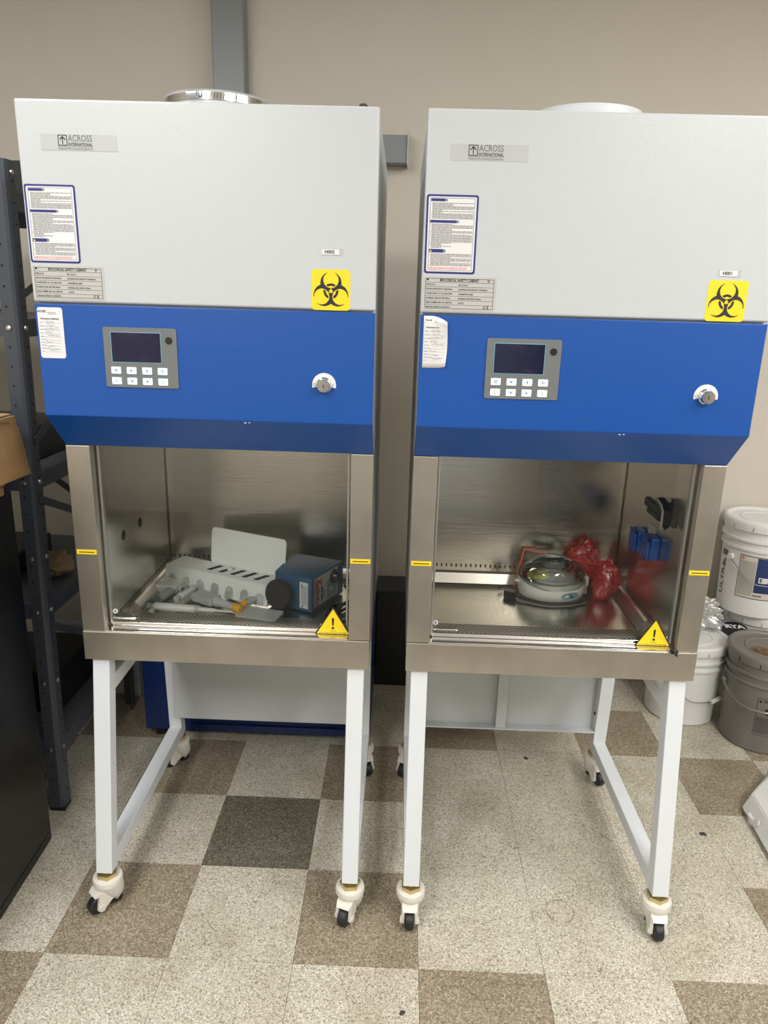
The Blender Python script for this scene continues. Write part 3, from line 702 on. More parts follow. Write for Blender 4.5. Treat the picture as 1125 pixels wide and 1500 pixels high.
# vortex mixer lying on its side
vm = thing('vortex_mixer', 'teal blue vortex mixer lying on its side, black disc facing out', 'lab mixer', (-.345, .29, ZF))
A, B_, C_, D_ = Vector((-.430, .238)), Vector((-.400, .400)), Vector((-.243, .345)), Vector((-.318, .183))
b = nb(); prism(b, [tuple(A), tuple(B_), tuple(C_), tuple(D_)], 'z', ZF+.003, ZF+.106, .004); world_obj('mixer_body', b, vblue, vm, smooth=30)
def face_fn(p, q, z0, off):
    d = (q-p); L = d.length; d = d/L; n = Vector((d.y, -d.x))
    return (lambda u, v: (p.x+d.x*u+n.x*off, p.y+d.y*u+n.y*off, z0+v)), L, n
f, L, n = face_fn(A, D_, ZF+.003, .0006)
b = nb(); quadf(b, f, L-.040, L-.012, .010, .088); sl = world_obj('side_label', b, paper, vm, label='white safety label with fine print')
f, L, n = face_fn(A, D_, ZF+.003, .0011); b = nb(); rr = random.Random(5)
for c in range(5):
    u = L-.0335+c*.0042; v = .022
    while v < .076: h = rr.uniform(.003, .012); quadf(b, f, u, u+.0013, v, min(v+h, .078)); v += h+.0012
flat(b, f, [(L-.037, .084), (L-.029, .074), (L-.026, .070), (L-.030, .080)]); flat(b, f, [(L-.036, .013), (L-.029, .012), (L-.029, .022), (L-.032, .016)])
world_obj('label_print', b, ink, sl)
mid = A+(D_-A)*.27; nrm = Vector((n.x, n.y, .12))
b = nb(); lathe(b, [(.014, 0), (.014, .014), (.030, .018), (.0405, .020), (.0425, .024), (.0425, .034), (.040, .038), (.0, .0385)], 40, axis_mat((mid.x, mid.y, ZF+.049), nrm)); world_obj('platform_head', b, M('black_rubber_disc', (.016, .014, .013), .75), vm, smooth=40)
f, L, n = face_fn(D_, C_, ZF+.003, .0006)
b = nb(); quadf(b, f, .012, L*.80, .012, .098); fp = world_obj('face_plate', b, M('mixer_plate', (.52, .56, .56), .4), vm)
f, L, n = face_fn(D_, C_, ZF+.003, .0012)
b = nb(); quadf(b, f, .014, .0165, .013, .097); quadf(b, f, .0195, .0235, .013, .097); 
f2, _, _ = face_fn(D_, C_, ZF+.003, .0016)
text_into(b, '2', .050, lambda u, v: f(.040-v*.75, .079+u*1.0), .002)
world_obj('red_print', b, M('red_print', (.50, .03, .025), .5), fp)
b = nb(); text_into(b, 'VORTEX', .017, lambda u, v: f2(.0325-v*1.0, .040+u), .0007, width=.056); text_into(b, 'GENIE', .017, lambda u, v: f2(.054-v*1.0, .040+u), .0007, width=.048); world_obj('plate_lettering', b, ink, fp)
b = nb()
for r in range(4):
    r0 = .012+r*.008
    for k in range(20):
        a0, a1 = 2*PI*k/20, 2*PI*(k+1)/20
        if all(.060 < .104+q*math.cos(t)*1.0 < L*.79 and .013 < .040+q*math.sin(t)*.8 < .075 for q in (r0, r0+.004) for t in (a0, a1)):
            flat(b, f2, [(.104+q*math.cos(t), .040+q*math.sin(t)*.8) for q, t in ((r0, a0), (r0+.004, a0), (r0+.004, a1), (r0, a1))])
world_obj('plate_rings', b, M('teal_print', (.04, .15, .2), .5), fp)
f3, _, _ = face_fn(D_, C_, ZF+.003, .0018); b = nb(); quadf(b, f3, .069, .079, .022, .062); world_obj('plate_tag', b, beigeprint, fp)
kc = f3(.118, .074); b = nb(); lathe(b, [(.021, 0), (.021, .004), (.017, .006), (.014, .018), (.012, .0185)], 20, axis_mat(kc, (n.x, n.y, 0))); world_obj('speed_knob', b, blackm, vm, smooth=True)
b = nb(); px, py, pz = kc; t = (C_-D_).normalized(); bx(b, -.003, .003, -.016, .016, 0, .006); bmesh.ops.transform(b, matrix=axis_mat((px+n.x*.018, py+n.y*.018, pz), (n.x, n.y, 0)), verts=b.verts); world_obj('knob_grip', b, blackm, vm)
b = nb(); world = [(-.238, .335, ZF+.03), (-.205, .26, ZF+.012), (-.235, .20, ZF+.008), (-.275, .165, ZF+.008), (-.225, .165, ZF+.012), (-.212, .215, ZF+.02), (-.25, .19, ZF+.028), (-.268, .160, ZF+.02), (-.215, .155, ZF+.012), (-.205, .225, ZF+.03), (-.236, .175, ZF+.032), (-.24, .155, ZF+.01), (-.2, .175, ZF+.03), (-.195, .25, ZF+.02)]
tube(b, smooth_pts(world, 7), .0042, 8); world_obj('power_cord', b, rubber, vm, smooth=True)
# clear wrapped sheet standing beside the mixer
b = nb(); bx(b, -.002, .002, -.055, .055, 0, .125, .001); t_ = obj('plastic_sleeve', b, M('grey_sleeve', (.5, .52, .54), .3)); t_.location = (-.211, .395, ZF+.001); t_.rotation_euler = (0, R_(5), R_(-12))
tag(t_, 'grey plastic sleeve standing between the blue mixer and cabinet wall', 'sleeve')

# white acrylic pipette rack
U = Vector((.914, -.405, 0)); N = Vector((.405, .914, 0)); O = Vector((-.785, .371, ZF+.001))
rk = thing('pipette_rack', 'white acrylic pipette rack with notched front lip and tall back plate', 'rack', tuple(O+U*.18+N*.05))
def rp(u, n_, z): return O+U*u+N*n_+Vector((0, 0, z))
LW = .372
b = nb(); hgt = .062; lipt = .045; th = .004; zb = .004
outline = [(0, zb)]; nn = 7; pitch = LW/nn
for k in range(nn):
    c = (k+.5)*pitch; r = .0145
    if k == 0: outline = [(0, zb)]
    outline += [(c-r, zb)] + [(c-r*math.cos(PI*i/10), .026+r*math.sin(PI*i/10)) for i in range(11)] + [(c+r, zb)]
outline += [(LW, zb), (LW, hgt), (0, hgt)]
fv = [b.verts.new(rp(u, -.012*(hgt-z)/hgt, z)) for u, z in outline]; bv = [b.verts.new(rp(u, th-.012*(hgt-z)/hgt, z)) for u, z in outline]
b.faces.new(fv); b.faces.new(bv[::-1]); m = len(outline)
for i in range(m): b.faces.new((fv[i], fv[(i+1) % m], bv[(i+1) % m], bv[i]))
bmesh.ops.triangulate(b, faces=[f_ for f_ in b.faces if len(f_.verts) > 4])
world_obj('notched_lip', b, acryl, rk)
b = nb()
def slab(bm, pts, tz):
    top = [bm.verts.new(p) for p in pts]; bot = [bm.verts.new(Vector(p)-Vector((0, 0, tz))) for p in pts]
    bm.faces.new(top); bm.faces.new(bot[::-1])
    for i in range(len(pts)): j = (i+1) % len(pts); bm.faces.new((top[i], top[j], bot[j], bot[i]))
slab(b, [rp(0, 0, hgt+.003), rp(LW, 0, hgt+.003), rp(LW, .085, hgt+.003), rp(0, .085, hgt+.003)], .004); bmesh.ops.bevel(b, geom=list(b.edges), offset=.0015, segments=2, affect='EDGES')
dk = world_obj('rack_deck', b, acryl, rk)
for k in range(5):
    b = nb(); u = .135+k*.042; slab(b, [rp(u, .022, hgt+.0036), rp(u+.016, .022, hgt+.0036), rp(u+.030, .068, hgt+.0036), rp(u+.014, .068, hgt+.0036)], .0005); world_obj('deck_slot', b, slotm, dk)
b = nb(); pts = rrect(.105, LW, 0, .112, .012)
q0 = [b.verts.new(rp(u, .082+.012*z/.11, hgt+z)) for u, z in pts]; q1 = [b.verts.new(rp(u, .086+.012*z/.11, hgt+z)) for u, z in pts]
b.faces.new(q0); b.faces.new(q1[::-1])
for i in range(len(pts)): j = (i+1) % len(pts); b.faces.new((q0[i], q0[j], q1[j], q1[i]))
world_obj('back_plate', b, acryl, rk)
b = nb(); slab(b, [rp(0, 0, hgt), rp(.004, 0, hgt), rp(.004, .085, hgt), rp(0, .085, hgt)], hgt-.004); slab(b, [rp(LW-.004, 0, hgt), rp(LW, 0, hgt), rp(LW, .085, hgt), rp(LW-.004, .085, hgt)], hgt-.004); world_obj('rack_end', b, acryl, rk)
b = nb(); bx(b, -.008, .008, -.003, .003, 0, .008, .001); t_ = obj('deck_clip', b, pipw); t_.parent = dk
t_.location = rp(.205, .045, hgt+.004)-Vector(rk.location); t_.rotation_euler = (0, 0, R_(-10))
# white tray lying left of the rack
b = nb(); prism(b, rrect(-.036, .036, -.10, .10, .010), 'z', 0, .026, .003); t_ = obj('tip_tray', b, acryl, smooth=30); t_.location = (-.762, .395, ZF+.001); t_.rotation_euler = (0, 0, R_(-4))
tag(t_, 'flat white plastic tray lying left of the pipette rack', 'tray')
# loose plate lying under the mixer disc
b = nb(); prism(b, rrect(-.06, .06, -.035, .035, .006), 'z', 0, .004); t_ = obj('acrylic_plate', b, acrylgrey); t_.location = (-.462, .168, ZF+.001); t_.rotation_euler = (0, 0, R_(-12))
tag(t_, 'loose frosted acrylic plate lying in front of the black disc', 'plate')

def pipette(label, p0, p1, body=.011, capm=pipg, hook=False, tipm=pipw, bodym=pipw):
    p0, p1 = Vector(p0), Vector(p1); L = (p1-p0).length
    t = thing('pipette', label, 'pipette', tuple(p0), group='pipettes lying in the left cabinet'); m = axis_mat((0, 0, 0), p1-p0)
    b = nb(); lathe(b, [(0, 0), (body*.75, .001), (body*.8, .012), (body*.45, .014), (body*.45, .02), (0, .02)], 16, m); obj('plunger_button', b, capm, t, True)
    b = nb(); lathe(b, [(body*.9, .02), (body, .026), (body*1.05, L*.3), (body*.95, L*.55), (body*.8, L*.62), (0, L*.62)], 20, m); obj('pipette_body', b, bodym, t, True)
    b = nb(); lathe(b, [(body*.98, L*.56), (body*.98, L*.60), (body*.6, L*.62)], 20, m); obj('grip_ring', b, pipg, t, True)
    b = nb(); lathe(b, [(body*.62, L*.62), (body*.55, L*.78), (body*.32, L*.80), (body*.26, L), (0, L)], 16, m); obj('tip_cone', b, tipm, t, True)
    if hook:
        b = nb(); tube(b, [m @ Vector(q) for q in smooth_pts([(0, body*.9, .03), (0, body*1.9, .022), (0, body*2.3, .035), (0, body*1.7, .06), (0, body*.9, .075)], 5)], .0035, 8); obj('finger_hook', b, pipg, t, True)
    return t
pipette('long white pipette lying in front along the grille', (-.778, .172, ZF+.015), (-.535, .160, ZF+.010))
pipette('grey and teal pipette lying at far left pointing back', (-.765, .205, ZF+.015), (-.735, .335, ZF+.013), .012, pipb, bodym=pipg)
pipette('pale pipette with finger hook standing out below the second notch', (-.705, .200, ZF+.024), (-.668, .355, ZF+.018), .012, pipg, True)
pipette('grey pipette with orange cap poking from the sixth notch', (-.515, .190, ZF+.020), (-.475, .245, ZF+.024), .011, orange, tipm=pipg, bodym=pipg)
# multichannel pipette
mc = thing('multichannel_pipette', 'grey multichannel pipette with wide flat head and orange end', 'pipette', (-.60, .22, ZF+.001))
m = Matrix.Translation((0, 0, .014)) @ Matrix.Rotation(R_(-32), 4, 'Z')
b = nb(); prism(b, rrect(-.075, .005, -.022, .022, .005), 'z', -.011, .012, .003); bmesh.ops.transform(b, matrix=m, verts=b.verts); obj('channel_head', b, pipg, mc, 30)
b = nb(); lathe(b, [(.014, 0), (.016, .01), (.012, .018), (.010, .06), (.011, .075), (0, .075)], 16, m @ axis_mat((.004, 0, 0), (1, 0, 0))); obj('handle', b, M('pipette_pale_grey', (.5, .52, .5), .4), mc, True)
b = nb(); lathe(b, [(.0115, .073), (.0125, .076), (.0125, .092), (.008, .096), (0, .096)], 16, m @ axis_mat((.004, 0, 0), (1, 0, 0))); obj('end_cap', b, orange, mc, True)
b = nb()
for k in range(8): cyl(b, (-.075, -.018+k*.0051, 0), (-.092, -.018+k*.0051, 0), .0018, 6)
bmesh.ops.transform(b, matrix=m, verts=b.verts); obj('channel_nozzles', b, pipg, mc)

# ------------------------------------------------------------------ inside the right cabinet
cfx, cfy = .392, .402
cg = thing('mini_centrifuge', 'white mini centrifuge with clear domed lid on the steel floor', 'centrifuge', (cfx, cfy, ZF+.001), (0, 0, R_(8)))
def oval(bm, prof, sx, sy, n=40):
    vs = lathe(bm, prof, n); bmesh.ops.transform(bm, matrix=Matrix.Diagonal((sx, sy, 1, 1)), verts=vs); return vs
def rim(a, r=.1):                                                         # the lid seam: low at the front, higher at the sides and back
    return .058-.016*max(0, -math.sin(a))**1.5+.004*math.sin(a)
b = nb(); oval(b, [(.088, 0), (.098, .005), (.1035, .022), (.1035, .040), (.1015, .058), (.0945, .0585), (.0935, .052), (.03, .046), (0, .046)], 1.0, .82, 56)
for v in b.verts:
    if v.co.z > .055: v.co.z += rim(math.atan2(v.co.y, v.co.x))-.058
obj('centrifuge_base', b, M('centrifuge_white', (.74, .73, .67), .3), cg, 45)
b = nb(); tube(b, [(.1022*math.cos(a), .0838*math.sin(a), rim(a)) for a in [2*PI*k/64 for k in range(64)]], .0011, 6, True); obj('lid_seam', b, rubber, cg)
b = nb(); NP = 12; prof = [(.1005*math.cos(t)**.92, .058+.066*math.sin(t)) for t in [R_(90*k/NP) for k in range(NP)]]+[(.0, .124)]; oval(b, prof, 1, .82, 56)
for v in b.verts:
    q = max(0, 1-(v.co.z-.058)/.03); v.co.z += (rim(math.atan2(v.co.y, v.co.x))-.058)*q
dm = obj('dome_lid', b, dome_m, cg, True)
b = nb(); lathe(b, [(.034, .092), (.036, .094), (.036, .109), (.033, .113), (.026, .1135), (.024, .110), (.017, .110), (.015, .114), (.008, .115), (0, .115)], 36); obj('dome_boss', b, M('grey_boss', (.20, .215, .215), .25), dm, True)
b = nb(); lathe(b, [(.012, .046), (.014, .068), (.030, .070), (.068, .060), (.070, .054), (.04, .052)], 32); obj('rotor', b, M('pale_rotor', (.46, .47, .46), .3), cg, True)
b = nb(); lathe(b, [(.0, .0), (.030, .001), (.033, .005), (.0, .009)], 20, Matrix.Translation((-.052, -.022, .066)) @ Matrix.Rotation(R_(20), 4, 'X') @ Matrix.Diagonal((1.1, .62, 1, 1)))
rl = obj('rotor_label', b, M('yellow_green_label', (.62, .58, .12), .4), cg, True)
b = nb(); rr = random.Random(2)
for k in range(5): quadf(b, lambda u, v: (-.052+u, -.034+v*.9, .0775+v*.36), -.022+.004*k*0, -.004+rr.uniform(0, .02), -.004+k*.005, -.002+k*.005)
obj('rotor_label_print', b, ink, rl, kind='stuff')
b = nb(); n = 28; a0 = -72
pts = [(math.cos(2*PI*i/n)*.031, math.sin(2*PI*i/n)*.0115) for i in range(n)]
def badge(off): return lambda u, v: ((.1045+off)*math.cos(R_(a0)+u/.104), (.0846+off)*math.sin(R_(a0)+u/.104), .0235+v)
b.faces.new([b.verts.new(badge(.0012)(u, v)) for u, v in pts]); bg = obj('badge', b, M('badge_blue', (.20, .32, .37), .3), cg)
b = nb(); text_into(b, 'mini', .008, lambda u, v: badge(.002)(u-.004, v+.004)); text_into(b, '7000', .009, lambda u, v: badge(.002)(u+.002, v-.003), .0002); obj('badge_print', b, ink, bg)
b = nb(); prism(b, rrect(-.010, .010, -.006, .006, .003), 'z', .043, .049, .001); bmesh.ops.transform(b, matrix=Matrix.Translation((-.106, .0, .0)), verts=b.verts); obj('lid_latch', b, pipw, cg)
b = nb(); bx(b, .090, .108, -.028, .028, .006, .064, .004); obj('rear_block', b, pipw, cg)
b = nb(); tube(b, smooth_pts([(.10, .05, .014), (.125, .02, .03), (.105, -.03, .03), (.085, -.070, .008), (.03, -.094, .0055), (-.04, -.094, .0055), (-.095, -.062, .006), (-.125, -.035, .010)], 8), .0038, 8); obj('power_cord', b, rubber, cg, True)
b = nb(); hull(b, [(-.122+dx, -.036+dy, z) for dx, dy in ((-.004, -.010), (.008, .010), (-.034, .012), (-.024, .034)) for z in (.002, .022)]); bx(b, -.160, -.146, .026, .030, .008, .010); bx(b, -.152, -.138, .034, .038, .008, .010)
bmesh.ops.bevel(b, geom=list(b.edges), offset=.001, segments=1, affect='EDGES'); obj('mains_plug', b, blackm, cg)
b = nb(); tube(b, [(-.160, .016, .010), (-.145, .022, .010)], .0024, 8); obj('plug_pin', b, chrome, cg)

# red wire bag stand and red bag
ws = thing('bag_stand', 'thin red wire bag stand behind the centrifuge', 'bag stand', (.33, .45, ZF+.001))
wr = lambda pts: [Vector(p)-Vector((.33, .45, ZF+.001)) for p in pts]
b = nb(); tube(b, wr([(.304, .476, ZF+.004), (.309, .476, ZF+.06), (.3135, .475, ZF+.117), (.541, .417, ZF+.092)]), .0023, 6); obj('wire_front', b, redwire, ws)
b = nb(); tube(b, wr([(.286, .440, ZF+.004), (.298, .455, ZF+.060), (.3135, .475, ZF+.117)]), .0017, 6); tube(b, wr([(.541, .417, ZF+.092), (.545, .42, ZF+.05), (.548, .425, ZF+.004)]), .0017, 6); obj('wire_rear', b, redwire, ws)
def crumple(bm, c, rad, seed, amp, sub=4, sharp=9):
    r = bmesh.ops.create_icosphere(bm, subdivisions=sub, radius=1)
    for v in r['verts']:
        p = v.co.copy(); d = noise.noise(p*1.3+Vector((seed, 0, 0)))*amp*1.2
        q = noise.noise(p*2.9+Vector((0, seed, 0))); d += (abs(q)*2-.5)*amp*.9
        q = noise.noise(p*sharp*.6+Vector((0, 0, seed))); d += (abs(q)-.3)*amp*.55
        p = p*(1+d); v.co = Vector((c[0]+p.x*rad[0], c[1]+p.y*rad[1], c[2]+p.z*rad[2]))
    return r['verts']
b = nb(); crumple(b, (.497, .455, ZF+.078), (.050, .024, .072), 3.1, .25); crumple(b, (.553, .385, ZF+.062), (.036, .028, .056), 8.4, .28); crumple(b, (.537, .372, ZF+.034), (.026, .026, .040), 5.0, .3, 3)
for v in b.verts: v.co.y = min(v.co.y, .484)
for v in b.verts: v.co.z = max(v.co.z, ZF+.001); v.co.x = min(v.co.x, .598)
bmesh.ops.translate(b, verts=b.verts, vec=(-.52, -.40, -ZF)); rb = obj('biohazard_bag', b, redfilm, smooth=65); rb.location = (.52, .40, ZF)
tag(rb, 'crumpled translucent red plastic bag slumped behind the centrifuge', 'bag')

# ------------------------------------------------------------------ left side: shelving, black cabinet, carton
sh = thing('metal_shelving', 'tall grey angle-post metal shelving unit at the left edge', 'shelving', (-1.09, .2, 0), (0, R_(.85), 0))
SW, SD, SH = .95, .63, 1.857
def post(name, x, y, sx, sy):
    b = nb(); w = .044; t = .003; c = .012          # L section with a rounded corner, flanges run sx (along x) and sy (along y)
    sec = [(sx*w, 0), (sx*c, 0), (sx*c*.35, sy*c*.35), (0, sy*c), (0, sy*w), (sx*t, sy*w), (sx*t, sy*(c+.002)), (sx*(c*.35+t), sy*(c*.35+t)), (sx*(c+.002), sy*t), (sx*w, sy*t)]
    prism(b, [(x+u, y+v) for u, v in sec], 'z', 0, SH); p = obj(name, b, greypost, sh)
    b = nb()
    for k in range(36):
        z = .06+k*.05
        cyl(b, (x+sx*.030, y-sy*.0002, z), (x+sx*.030, y-sy*.0006, z), .0032, 8); cyl(b, (x-sx*.0002, y+sy*.030, z), (x-sx*.0006, y+sy*.030, z), .0032, 8)
    obj('post_holes', b, hole, p, kind='stuff')
    return p
fp_ = post('front_post', 0, 0, -1, 1); post('front_post', -SW, 0, 1, 1); post('rear_post', 0, SD, -1, -1); post('rear_post', -SW, SD, 1, -1)
b = nb(); bx(b, -.045, .001, -.001, .045, -.001, .012, .003); obj('post_foot', b, blackm, fp_)
for z in (.235, .690, 1.070, 1.480, 1.790):
    b = nb(); bx(b, -SW+.003, -.003, .004, SD-.004, z-.003, z)
    s_ = obj('shelf_board', b, M('shelf_grey', (.10, .112, .13), .45), sh)
    b = nb(); bx(b, -SW+.004, -.004, .0035, .0055, z-.045, z); bx(b, -SW+.004, -.004, .0055, .020, z-.045, z-.042); bx(b, -SW+.004, -.004, SD-.006, SD-.004, z-.045, z); bx(b, -.006, -.0035, .006, SD-.006, z-.045, z); bx(b, -.016, -.006, .006, SD-.006, z-.045, z-.042); bx(b, -SW+.0035, -SW+.006, .006, SD-.006, z-.045, z)
    obj('shelf_lip', b, greypost, s_)
for z in (.215, .44, .668, .83, 1.048, 1.458, 1.83):
    for dx, dy, d in ((-.028, -.0005, (0, -1, 0)), (.0005, .028, (1, 0, 0))):
        b = nb(); lathe(b, [(.007, 0), (.0065, .003), (.003, .0045), (0, .0048)], 12, axis_mat((dx, dy, z), d)); obj('bolt', b, zinc, sh, True)
def brace(p, q, w=.022):
    b = nb(); p, q = Vector(p), Vector(q); t = (q-p).normalized(); up = Vector((0, 0, 1)); s = t.cross(up).normalized(); v = s.cross(t).normalized()
    vs = [b.verts.new(c+s*a*.0012+v*e*w/2) for c in (p, q) for a, e in ((-1, -1), (1, -1), (1, 1), (-1, 1))]
    for f_ in ((0, 1, 2, 3), (4, 5, 6, 7), (0, 1, 5, 4), (1, 2, 6, 5), (2, 3, 7, 6), (3, 0, 4, 7)): b.faces.new([vs[k] for k in f_])
    obj('cross_brace', b, greypost, sh)
brace((-SW+.01, SD+.003, 1.05), (-.01, SD+.003, 1.76)); brace((-SW+.01, SD+.006, 1.42), (-.01, SD+.006, .72)); brace((.003, .02, 1.16), (.003, SD-.02, 1.44)); brace((.003, .02, 1.00), (.003, SD-.02, .74)); brace((.003, .02, .62), (.003, SD-.02, .28))
b = nb(); crumple(b, (0, 0, .03), (.06, .07, .035), 2.2, .35, 3)
for v in b.verts: v.co.z = max(v.co.z, 0)
kp = obj('crumpled_paper', b, kraft, smooth=30); kp.location = (-1.17, .45, .692); tag(kp, 'crumpled brown paper on a middle shelf of the grey shelving', 'paper')
b = nb(); bx(b, -.12, .12, -.10, .10, 0, .10, .004); bb = obj('black_case', b, blackm); bb.location = (-1.23, .55, 1.793); tag(bb, 'black case on the top shelf of the grey shelving', 'case')
b = nb(); bx(b, -.18, .18, -.13, .13, 0, .075, .004); bb = obj('black_case', b, blackm); bb.location = (-1.44, .50, .693); tag(bb, 'low black case on the middle shelf behind the crumpled paper', 'case')
b = nb(); bx(b, -.18, .18, -.15, .15, 0, .14, .004); bb = obj('black_case', b, blackm); bb.location = (-1.34, .52, .238); tag(bb, 'black case on the bottom shelf of the grey shelving', 'case')
b = nb(); bx(b, -.18, .18, -.15, .15, 0, .10, .004); bb = obj('black_case', b, blackm); bb.location = (-1.33, .50, 1.073); tag(bb, 'flat black case on the shelf level with the cardboard box', 'case')
# locker behind the shelving
lk = thing('beige_locker', 'low beige locker with white corner post behind the shelving', 'locker', (-1.27, 1.05, 0))
b = nb(); bx(b, -.17, .172, -.145, .165, 0, .62); obj('locker_body', b, beigelock, lk)
b = nb(); bx(b, .135, .176, -.160, -.1455, 0, .62, .002); obj('corner_post', b, wframe, lk)
b = nb(); bx(b, -.17, .134, -.152, -.1455, .30, .32); bx(b, -.17, .134, -.152, -.1455, .12, .14); obj('front_rail', b, wframe, lk)
# black cabinet in the foreground
bc = thing('black_cabinet', 'glossy black steel cabinet in the left foreground under the carton', 'cabinet', (-1.37, -.23, 0), (0, 0, R_(1.2)))
b = nb(); bx(b, -.30, .302, -.36, .305, .0, 1.062, .003); obj('cabinet_body', b, dustyblack, bc)
b = nb(); bx(b, -.30, .302, -.376, -.361, .04, 1.05, .003); dr = obj('cabinet_door', b, dustyblack, bc)
b = nb(); tube(b, smooth_pts([(.26, -.377, .70), (.26, -.41, .70), (.26, -.41, .85), (.26, -.377, .85)], 4), .006, 8); obj('door_handle', b, blackm, dr)
b = nb(); bx(b, .3022, .3032, -.33, .28, .028, .031); obj('panel_seam', b, hole, bc)
# carton
fc = thing('flattened_carton', 'folded brown carton under the worn cardboard box', 'box', (-1.25, -.12, 1.063), (0, 0, R_(-2)))
b = nb(); bx(b, -.19, .185, -.17, .15, 0, .022, .003); obj('carton_layer', b, M('cardboard_dark', (.30, .18, .08), .85), fc)  # bottom layer is a darker brown board
b = nb(); bx(b, -.19, .188, -.17, .152, .0225, .044, .003); obj('carton_layer', b, card, fc)
ct = thing('cardboard_box', 'worn brown cardboard box on top of the black cabinet', 'box', (-1.222, -.085, 1.1085), (0, R_(0), R_(-3)))
b = nb(); bx(b, -.19, .19, -.17, .17, 0, .145, .003)
bmesh.ops.subdivide_edges(b, edges=list(b.edges), cuts=7, use_grid_fill=True)
for v in b.verts:
    v.co += Vector((noise.noise(v.co*9), noise.noise(v.co*9+Vector((4, 0, 0))), noise.noise(v.co*9+Vector((0, 7, 0)))))*.006*min(1, v.co.z/.02)
    v.co.x += (.012-.028*v.co.z/.145) if v.co.x > 0 else 0
    cr_ = noise.noise(Vector((v.co.y*22, v.co.z*30, 3))); v.co.x += -.005*max(0, cr_)*min(1, v.co.z/.03)
    v.co.z = max(v.co.z, 0)
obj('box_body', b, card, ct, 30)
b = nb(); prism(b, [(-.17, .1465), (.165, .1465), (.168, .150), (-.17, .151)], 'x', -.185, .166); obj('box_flap', b, M('cardboard_edge', (.46, .31, .16), .85), ct)
b = nb(); prism(b, [(.06, .146), (.163, .146), (.166, .118), (.150, .112), (.135, .134), (.10, .140)], 'x', .172, .1775); obj('torn_edge', b, M('cardboard_torn', (.42, .27, .13), .9), ct)

# ------------------------------------------------------------------ behind the stands
bm_ = thing('blue_machine', 'dark blue floor machine behind the left cabinet stand', 'machine', (-.56, .80, 0))
b = nb(); bx(b, -.415, .40, -.19, .18, .035, .48, .006); obj('machine_body', b, M('navy_machine_paint', (.004, .022, .125), .4), bm_, 30)
b = nb(); bx(b, -.25, .40, -.196, -.1905, .04, .065, .001); obj('kick_plate', b, M('dark_navy_paint', (.003, .02, .1), .4), bm_)
for sx in (-.37, .36):
    for sy in (-.15, .14):
        b = nb(); cyl(b, (sx, sy, 0), (sx, sy, .036), .02, 14); obj('machine_foot', b, rubber, bm_)
blk = thing('black_equipment_box', 'black equipment box on the floor behind the gap between the cabinets', 'box', (.03, 1.10, 0))
b = nb(); bx(b, -.19, .24, -.05, .11, .0, .42, .004); obj('box_body', b, blackm, blk)
b = nb(); bx(b, -.19, .24, -.056, .112, .421, .43, .002); obj('box_lid', b, M('charcoal_lid', (.05, .05, .048), .6), blk)

# ------------------------------------------------------------------ buckets
def bucket(label, loc, h, rb_, rt, mat, rot, group=None, handle=True, lidm=None, sag=.085):
    t = thing('bucket', label, 'bucket', loc, (0, 0, rot), group)
    k = lambda z: rb_+(rt-.007-rb_)*z/h
    prof = [(rb_-.006, 0), (rb_, .006)]
    prof += [(k(h*.70), h*.70), (k(h*.70)+.007, h*.702), (k(h*.70)+.007, h*.725), (k(h*.73), h*.727), (k(h*.79), h*.79), (k(h*.79)+.008, h*.792), (k(h*.79)+.008, h*.815), (k(h*.82), h*.817), (k(h*.90), h*.90), (k(h*.91), h*.905)]
    b = nb(); lathe(b, prof, 56); obj('pail', b, mat, t, 40)
    lm = lidm or mat
    b = nb(); lathe(b, [(rt-.006, h*.893), (rt, h*.90), (rt+.0015, h*.955), (rt, h*.985), (rt-.004, h*.995), (rt-.012, h), (rt-.018, h*.992), (rt-.022, h*.972), (rt*.62, h*.970), (rt*.60, h*.978), (rt*.57, h*.978), (rt*.55, h*.970), (0, h*.969)], 56); ld = obj('lid', b, lm, t, 40)
    b = nb()
    for q in range(12):
        a = 2*PI*q/12; p = Vector(((rt+.0012)*math.cos(a), (rt+.0012)*math.sin(a), h*.91)); bx(b, p.x-.0012, p.x+.0012, p.y-.0012, p.y+.0012, h*.905, h*.95)
    obj('lid_notch', b, hole if mat is bgrey else M('lid_notch_grey', (.3, .3, .29), .6), ld, kind='stuff')
    if handle:
        b = nb(); R0 = k(h*.62)+.006; pts = []
        for q in range(25):
            a = PI*q/24; pts.append(((R0+.004)*math.cos(a), -(R0+.012)*math.sin(a), h*.60-sag*min(1, 1.5*math.sin(a))))
        tube(b, pts, .0022, 6); hd = obj('bail_wire', b, zinc, t, True)
        b = nb(); cyl(b, pts[11], pts[14], .009 if mat is not bgrey else .0026, 12); obj('bail_grip', b, mat if mat is not bgrey else zinc, hd, True)
        b = nb(); cyl(b, (R0-.006, 0, h*.60), (R0+.007, 0, h*.60), .012, 14); cyl(b, (-R0+.006, 0, h*.60), (-R0-.007, 0, h*.60), .012, 14); obj('bail_ear', b, mat, t)
    return t, k
wb, k = bucket('plain white lidded bucket on the floor beside the right cabinet', (1.075, .95, 0), .335, .130, .148, bwhite, R_(38))
gb, kg = bucket('grey lidded bucket on the floor at the right edge', (1.305, .775, 0), .375, .130, .148, bgrey, R_(-8), sag=.045)
lw, k3 = bucket('white bucket with blue label stacked on another at the right', (1.352, 1.068, .405), .385, .128, .148, bwhite, R_(20))
bucket('white bucket under the blue labelled one, behind the grey bucket', (1.400, 1.085, 0), .404, .114, .134, bwhite, R_(70), handle=False)
